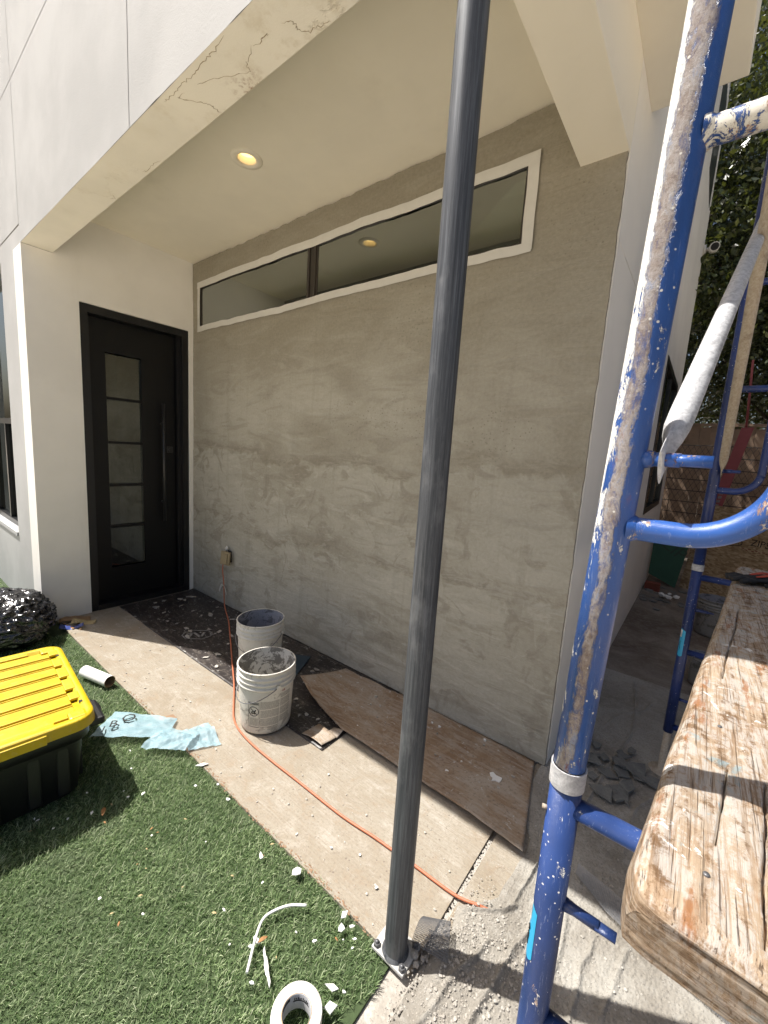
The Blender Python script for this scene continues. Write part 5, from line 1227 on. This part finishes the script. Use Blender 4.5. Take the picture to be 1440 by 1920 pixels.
# reddish soil line between turf and walkway
b = MB()
for _ in range(520):
    x = random.uniform(1.4, 3.37); y = -1.110+random.gauss(0, .005)+.006*math.sin(x*9); s_ = random.uniform(.0010, .0036); vs, fs = LM[_ % 6]; b.add([(x+s_*v.x*1.6, y+s_*v.y, s_*(.3+v.z*.6)) for v in vs], fs)
b.build('soil', 'curb_red', None, kind='stuff', label='line of reddish soil crumbs along the walkway edge', category='soil')
# rubbish beside the column foot
def column_litter():
    for k, (x, y, w, h, a, mt, lab) in enumerate(((.10, -1.02, .20, .06, 1.3, 'carton', 'torn brown carton scrap at the foot of the corner column'), (.20, -.99, .16, .05, 1.1, 'tan_bits', 'crumpled tan paper strip beside the door column foot'), (.24, -1.08, .15, .035, 1.2, 'magazine_blue', 'blue folded wrapper on the ground by the column'))):
        b = MB(); ca, sa = math.cos(a), math.sin(a)
        b.sheet(lambda u, v: (x+(u-.5)*w*ca-(v-.5)*h*sa, y+(u-.5)*w*sa+(v-.5)*h*ca, .012+.012*math.sin(5*u+k)+.010*nz(u, v, k, 4)+.014*v), 14, 6, True, .001)
        single('litter_scrap', b, mt, lab, 'litter')
    for k in range(9):
        x, y = random.uniform(.03, .3), random.uniform(-1.12, -.93); s_ = random.uniform(.008, .02); vs, fs = LM[k % 6]
        single('litter_crumb', MB().add([(x+s_*v.x*1.5, y+s_*v.y, s_*(.5+v.z*.7)) for v in vs], fs), 'carton' if k % 2 else 'brown_leaf', 'brown crumb of rubbish at the white column foot', 'litter', 'rubbish crumbs by the column')
column_litter()

# ------------------------------------------------------------------ side yard background
def osb():
    A = Vector((3.845, 4.55, -.015)); d = Vector((.78, -.62, 0)).normalized(); nrm = Vector((d.y, -d.x, 0)); lean = Vector((-nrm.x*.16, -nrm.y*.16, 1)).normalized()
    o = thing('strand_board', 'leaning tan strand board sheet with dark printed stamp', 'board', A)
    mt = frame_mat(A, d, -nrm, lean); MB().bbox((0, -.006, 0), (1.9, .006, 1.13), .002, mt).build('panel', 'osb', o)
    # printed oval stamp with HUBER and the larger lettering beside it
    tm = mt @ frame_mat((.455, -.0072, .735), (1, 0, 0), (0, 0, 1), (0, -1, 0))
    text_mesh('HUBER', .062, tm @ Matrix.Scale(.85, 4, Vector((1, 0, 0))), .0004).build('stamp_text', 'dark_ink', o)
    ov = MB(); ov.tube([tm @ Vector((.112*math.cos(a), .048*math.sin(a), 0)) for a in np.linspace(0, 2*math.pi, 33)], .004, 5, caps=False); ov.build('stamp_oval', 'dark_ink', o)
    text_mesh('ZIPSystem', .105, tm @ Matrix.Translation((.42, .03, 0)), .0004).build('stamp_text', 'dark_ink', o)
    q = MB()
    for k in range(16): x = .12+k*.036; q.box((x, -.056-.012*(k % 2), 0), (x+.020+.012*random.random(), -.046-.012*(k % 2), .0006), tm)
    q.build('stamp_line', 'brick_red', o)
osb()
def greenb():
    o = thing('green_board', 'dark green sheathing offcut leaning between house wall and strand board', 'board', (3.5, 4.45, 0)); A = Vector((3.492, 4.42, .02)); d = Vector((1, .05, 0)).normalized(); n_ = Vector((-d.y, d.x, 0)); ln = Vector((0, .16, 1)).normalized(); mt = frame_mat(A, d, n_, ln)
    b = MB(); pts = [(0, .10), (.31, -.03), (.40, .70), (0, .72)]; vs = [mt @ Vector((x, y, z)) for y in (-.006, .006) for x, z in pts]
    b.add(vs, [(0, 1, 2, 3), (7, 6, 5, 4)]+[(i, 4+i, 4+(i+1) % 4, (i+1) % 4) for i in range(4)]); b.build('panel', 'green_board', o)
    tm = mt @ frame_mat((.23, -.0072, .47), (.80, 0, -.60), (.60, 0, .80), (0, -1, 0)); text_mesh('ZIP', .21, tm, .0004).build('stamp_text', 'dark_print', o)
greenb()
def red_level():
    o = thing('red_board', 'dull red board with white lettering propped against the fence', 'board', (4.06, 4.9, 0)); A = Vector((4.06, 4.90, .95)); 
    B = Vector((4.25, 5.02, 2.10)); d = (B-A).normalized(); s_ = Vector((1, -.1, 0)).normalized(); n_ = d.cross(s_); mt = frame_mat(A, s_, n_, d); Lb = (B-A).length
    MB().bbox((-.06, -.015, -.95), (.06, .015, Lb), .003, mt).build('plank', 'red_board', o)
    text_mesh('MASTER', .06, mt @ frame_mat((.0, .0162, Lb*.36), (0, 0, 1), (1, 0, 0), (0, 1, 0)), .0004) if False else None
    q = MB()
    for k in range(5): q.box((-.018, -.0165, .12+.055*k), (.018, -.0148, .12+.055*k+.032), mt)
    q.build('white_marks', 'faded_ink', o)
    single('red_stick', MB().tube([(4.235, 5.03, 2.10), (4.18, 5.10, 2.95)], .013, 10), 'red_board', 'thin red stick rising above the red board', 'stick')
red_level()
def fence():
    o = thing('board_fence', 'brown board fence closing the side yard below the trees', 'fence', (4.5, 6.9, 0)); me = None
    for k in range(44):
        x = 1.4+k*.142
        if me is None:
            p = MB().bbox((x-.0708, 6.89, -.05), (x+.0708, 6.914, 2.26), .003).build('board', 'fence_board', o); me = p.data; x0 = x
        else:
            p = link('board', me, o); p.location = (x-x0, .004 if k % 2 else -.004, random.uniform(-.03, .03))
    for z in (.35, 1.1, 1.95): MB().box((1.3, 6.92, z), (7.7, 6.96, z+.09)).build('rail', 'fence_board', o)
    MB().box((1.3, 6.86, 2.28), (7.7, 6.97, 2.32)).build('cap_rail', 'fence_board', o)
    w = thing('wire_fence', 'dark wire mesh panel standing in front of the board fence', 'fence', (4.5, 6.2, 0))
    b = MB()
    for k in range(11): z = .12+.18*k; b.tube([(3.2, 6.2, z), (4.6, 6.2+.01, z-.01), (6.2, 6.2, z)], .006, 5, False)
    b.build('line_wire', 'dark_wire', w)
    b = MB()
    for k in range(60):
        x = 2.2+.075*k
        b.tube([(x, 6.205, .1), (x+1.0, 6.205, 1.92)], .0022, 4, False); b.tube([(x+1.0, 6.205, .1), (x, 6.205, 1.92)], .0022, 4, False)
    b.build('woven_wire', 'dark_wire', w)
    for x in (3.35, 5.9): MB().tube([(x, 6.22, -.05), (x, 6.22, 2.05)], .024, 12).build('post', 'dark_wire', w)
fence()
# rubble at the back of the yard
b = MB()
for _ in range(700):
    x, y = random.uniform(3.5, 4.9), random.gauss(3.85, .22)-(random.random()**3)*.3; s_ = .006*math.exp(random.expovariate(1.7)); s_ = min(s_, .04); vs, fs = LM[_ % 6]; b.add([(x+s_*v.x*1.3, y+s_*v.y, -.018+s_*(.4+v.z*.7)) for v in vs], fs)
b.build('yard_rubble', 'shard', None, kind='stuff', label='grey rubble strewn at the foot of the leaning boards', category='rubble')
for k in range(9):
    x, y = 3.74+random.gauss(0, .07), 3.75+random.gauss(0, .07); s_ = random.uniform(.02, .04); vs, fs = LM[k % 6]
    single('foam_lump', MB().add([(x+s_*v.x, y+s_*v.y, .01+.01*(k % 3)+s_*(.5+v.z)) for v in vs], fs), 'paint_chip', 'white crumbled lump among the rubble below the green board', 'lump', 'white lumps in the rubble')
MB().bbox((3.50, 4.02, -.02), (3.66, 4.12, .09), .006).build('red_brick', 'brick_red', None, label='red brick lying against the side wall base', category='brick')

# trees beyond the fence
def tree(x, y, h, r, n, seed, label, z0=2.2, leaf=.11):
    rg = random.Random(seed); g = np.random.default_rng(seed); o = thing('tree', label, 'tree', (x, y, 0), 'trees beyond the fence')
    b = MB(); b.tube([(x, y, -.05), (x+.05, y+.03, h*.25), (x-.04, y+.05, h*.5), (x+.03, y, h*.8)], [.16, .13, .09, .03], 12)
    cl = []
    for k in range(26):
        a = rg.uniform(0, 6.28); zz = rg.uniform(z0+.2, h*.95); rr = r*rg.uniform(.35, 1.0)*math.sqrt(max(.15, 1-((zz-(z0+h)/2)/((h-z0)/2*1.05))**2)); e = Vector((x+rr*math.cos(a), y+rr*math.sin(a), zz)); s0 = Vector((x, y, max(.8, zz-rr*rg.uniform(.5, .9))))
        b.tube([s0, s0.lerp(e, .5)+Vector((0, 0, .12)), e], [.04, .025, .008], 6, caps=False); cl.append(e)
        for q in range(2): cl.append(e+Vector((rg.gauss(0, r*.22), rg.gauss(0, r*.22), rg.gauss(0, r*.2))))
    b.build('trunk', 'bark', o)
    C_ = np.array([tuple(c) for c in cl]); m_ = len(C_); idx = g.integers(0, m_, n); sp__ = r*.27
    P = C_[idx]+g.normal(0, sp__, (n, 3))*np.array([1, 1, .8])
    a = g.normal(size=(n, 3)); a /= np.linalg.norm(a, axis=1)[:, None]; t_ = g.normal(size=(n, 3)); bvec = np.cross(a, t_); bvec /= np.linalg.norm(bvec, axis=1)[:, None]
    ln = (g.uniform(.6, 1.2, n)*leaf)[:, None]; V = np.stack([P-a*ln*.5, P+bvec*ln*.25, P+a*ln*.5, P-bvec*ln*.25], 1)
    V[:, 0] += np.cross(a, bvec)*ln*.08; V[:, 2] += np.cross(a, bvec)*ln*.08
    V -= np.array([x, y, 0])
    me = bpy.data.meshes.new('crown'); me.vertices.add(n*4); me.vertices.foreach_set('co', V.ravel()); me.loops.add(n*4); me.loops.foreach_set('vertex_index', np.arange(n*4, dtype=np.int32)); me.polygons.add(n); me.polygons.foreach_set('loop_start', (np.arange(n)*4).astype(np.int32)); me.update(calc_edges=True); me.materials.append(MAT['tree_leaf'])
    link('crown', me, o)
tree(3.1, 8.6, 9.5, 1.9, 34000, 3, 'tall dark leafy tree rising just behind the house corner')
tree(4.9, 8.9, 8.5, 2.0, 34000, 4, 'broad dark leafy tree behind the blue scaffold rungs')
tree(4.2, 11.5, 13.0, 2.8, 30000, 5, 'tallest dark tree standing farthest beyond the board fence', 2.6, .17)
tree(2.1, 6.5, 8.2, 1.75, 22000, 12, 'leafy tree close behind the house end, crown past the wall corner')
tree(6.9, 7.6, 8.0, 1.9, 20000, 6, 'dark leafy tree at the right edge overhanging the fence')

# unseen board fence added along the yard to block sky and deepen shade
def sky_block_fence():
    o = thing('board_fence', 'unseen brown board fence added beside the yard to block sky light', 'fence', (5.7, 3, 0)); me = None
    for k in range(46):
        y = .4+k*.142
        if me is None: p = MB().bbox((5.70, y-.0708, -.05), (5.724, y+.0708, 2.26), .003).build('board', 'fence_board', o); me = p.data; y0 = y
        else: p = link('board', me, o); p.location = (.004 if k % 2 else -.004, y-y0, random.uniform(-.03, .03))
    for z in (.35, 1.1, 1.95): MB().box((5.73, .3, z), (5.77, 6.85, z+.09)).build('rail', 'fence_board', o)
sky_block_fence()
tree(7.0, 3.6, 8.0, 2.0, 16000, 8, 'unseen dark leafy tree added past the side fence to shade the yard')  # out-of-frame tree, added to keep sky light off the side yard
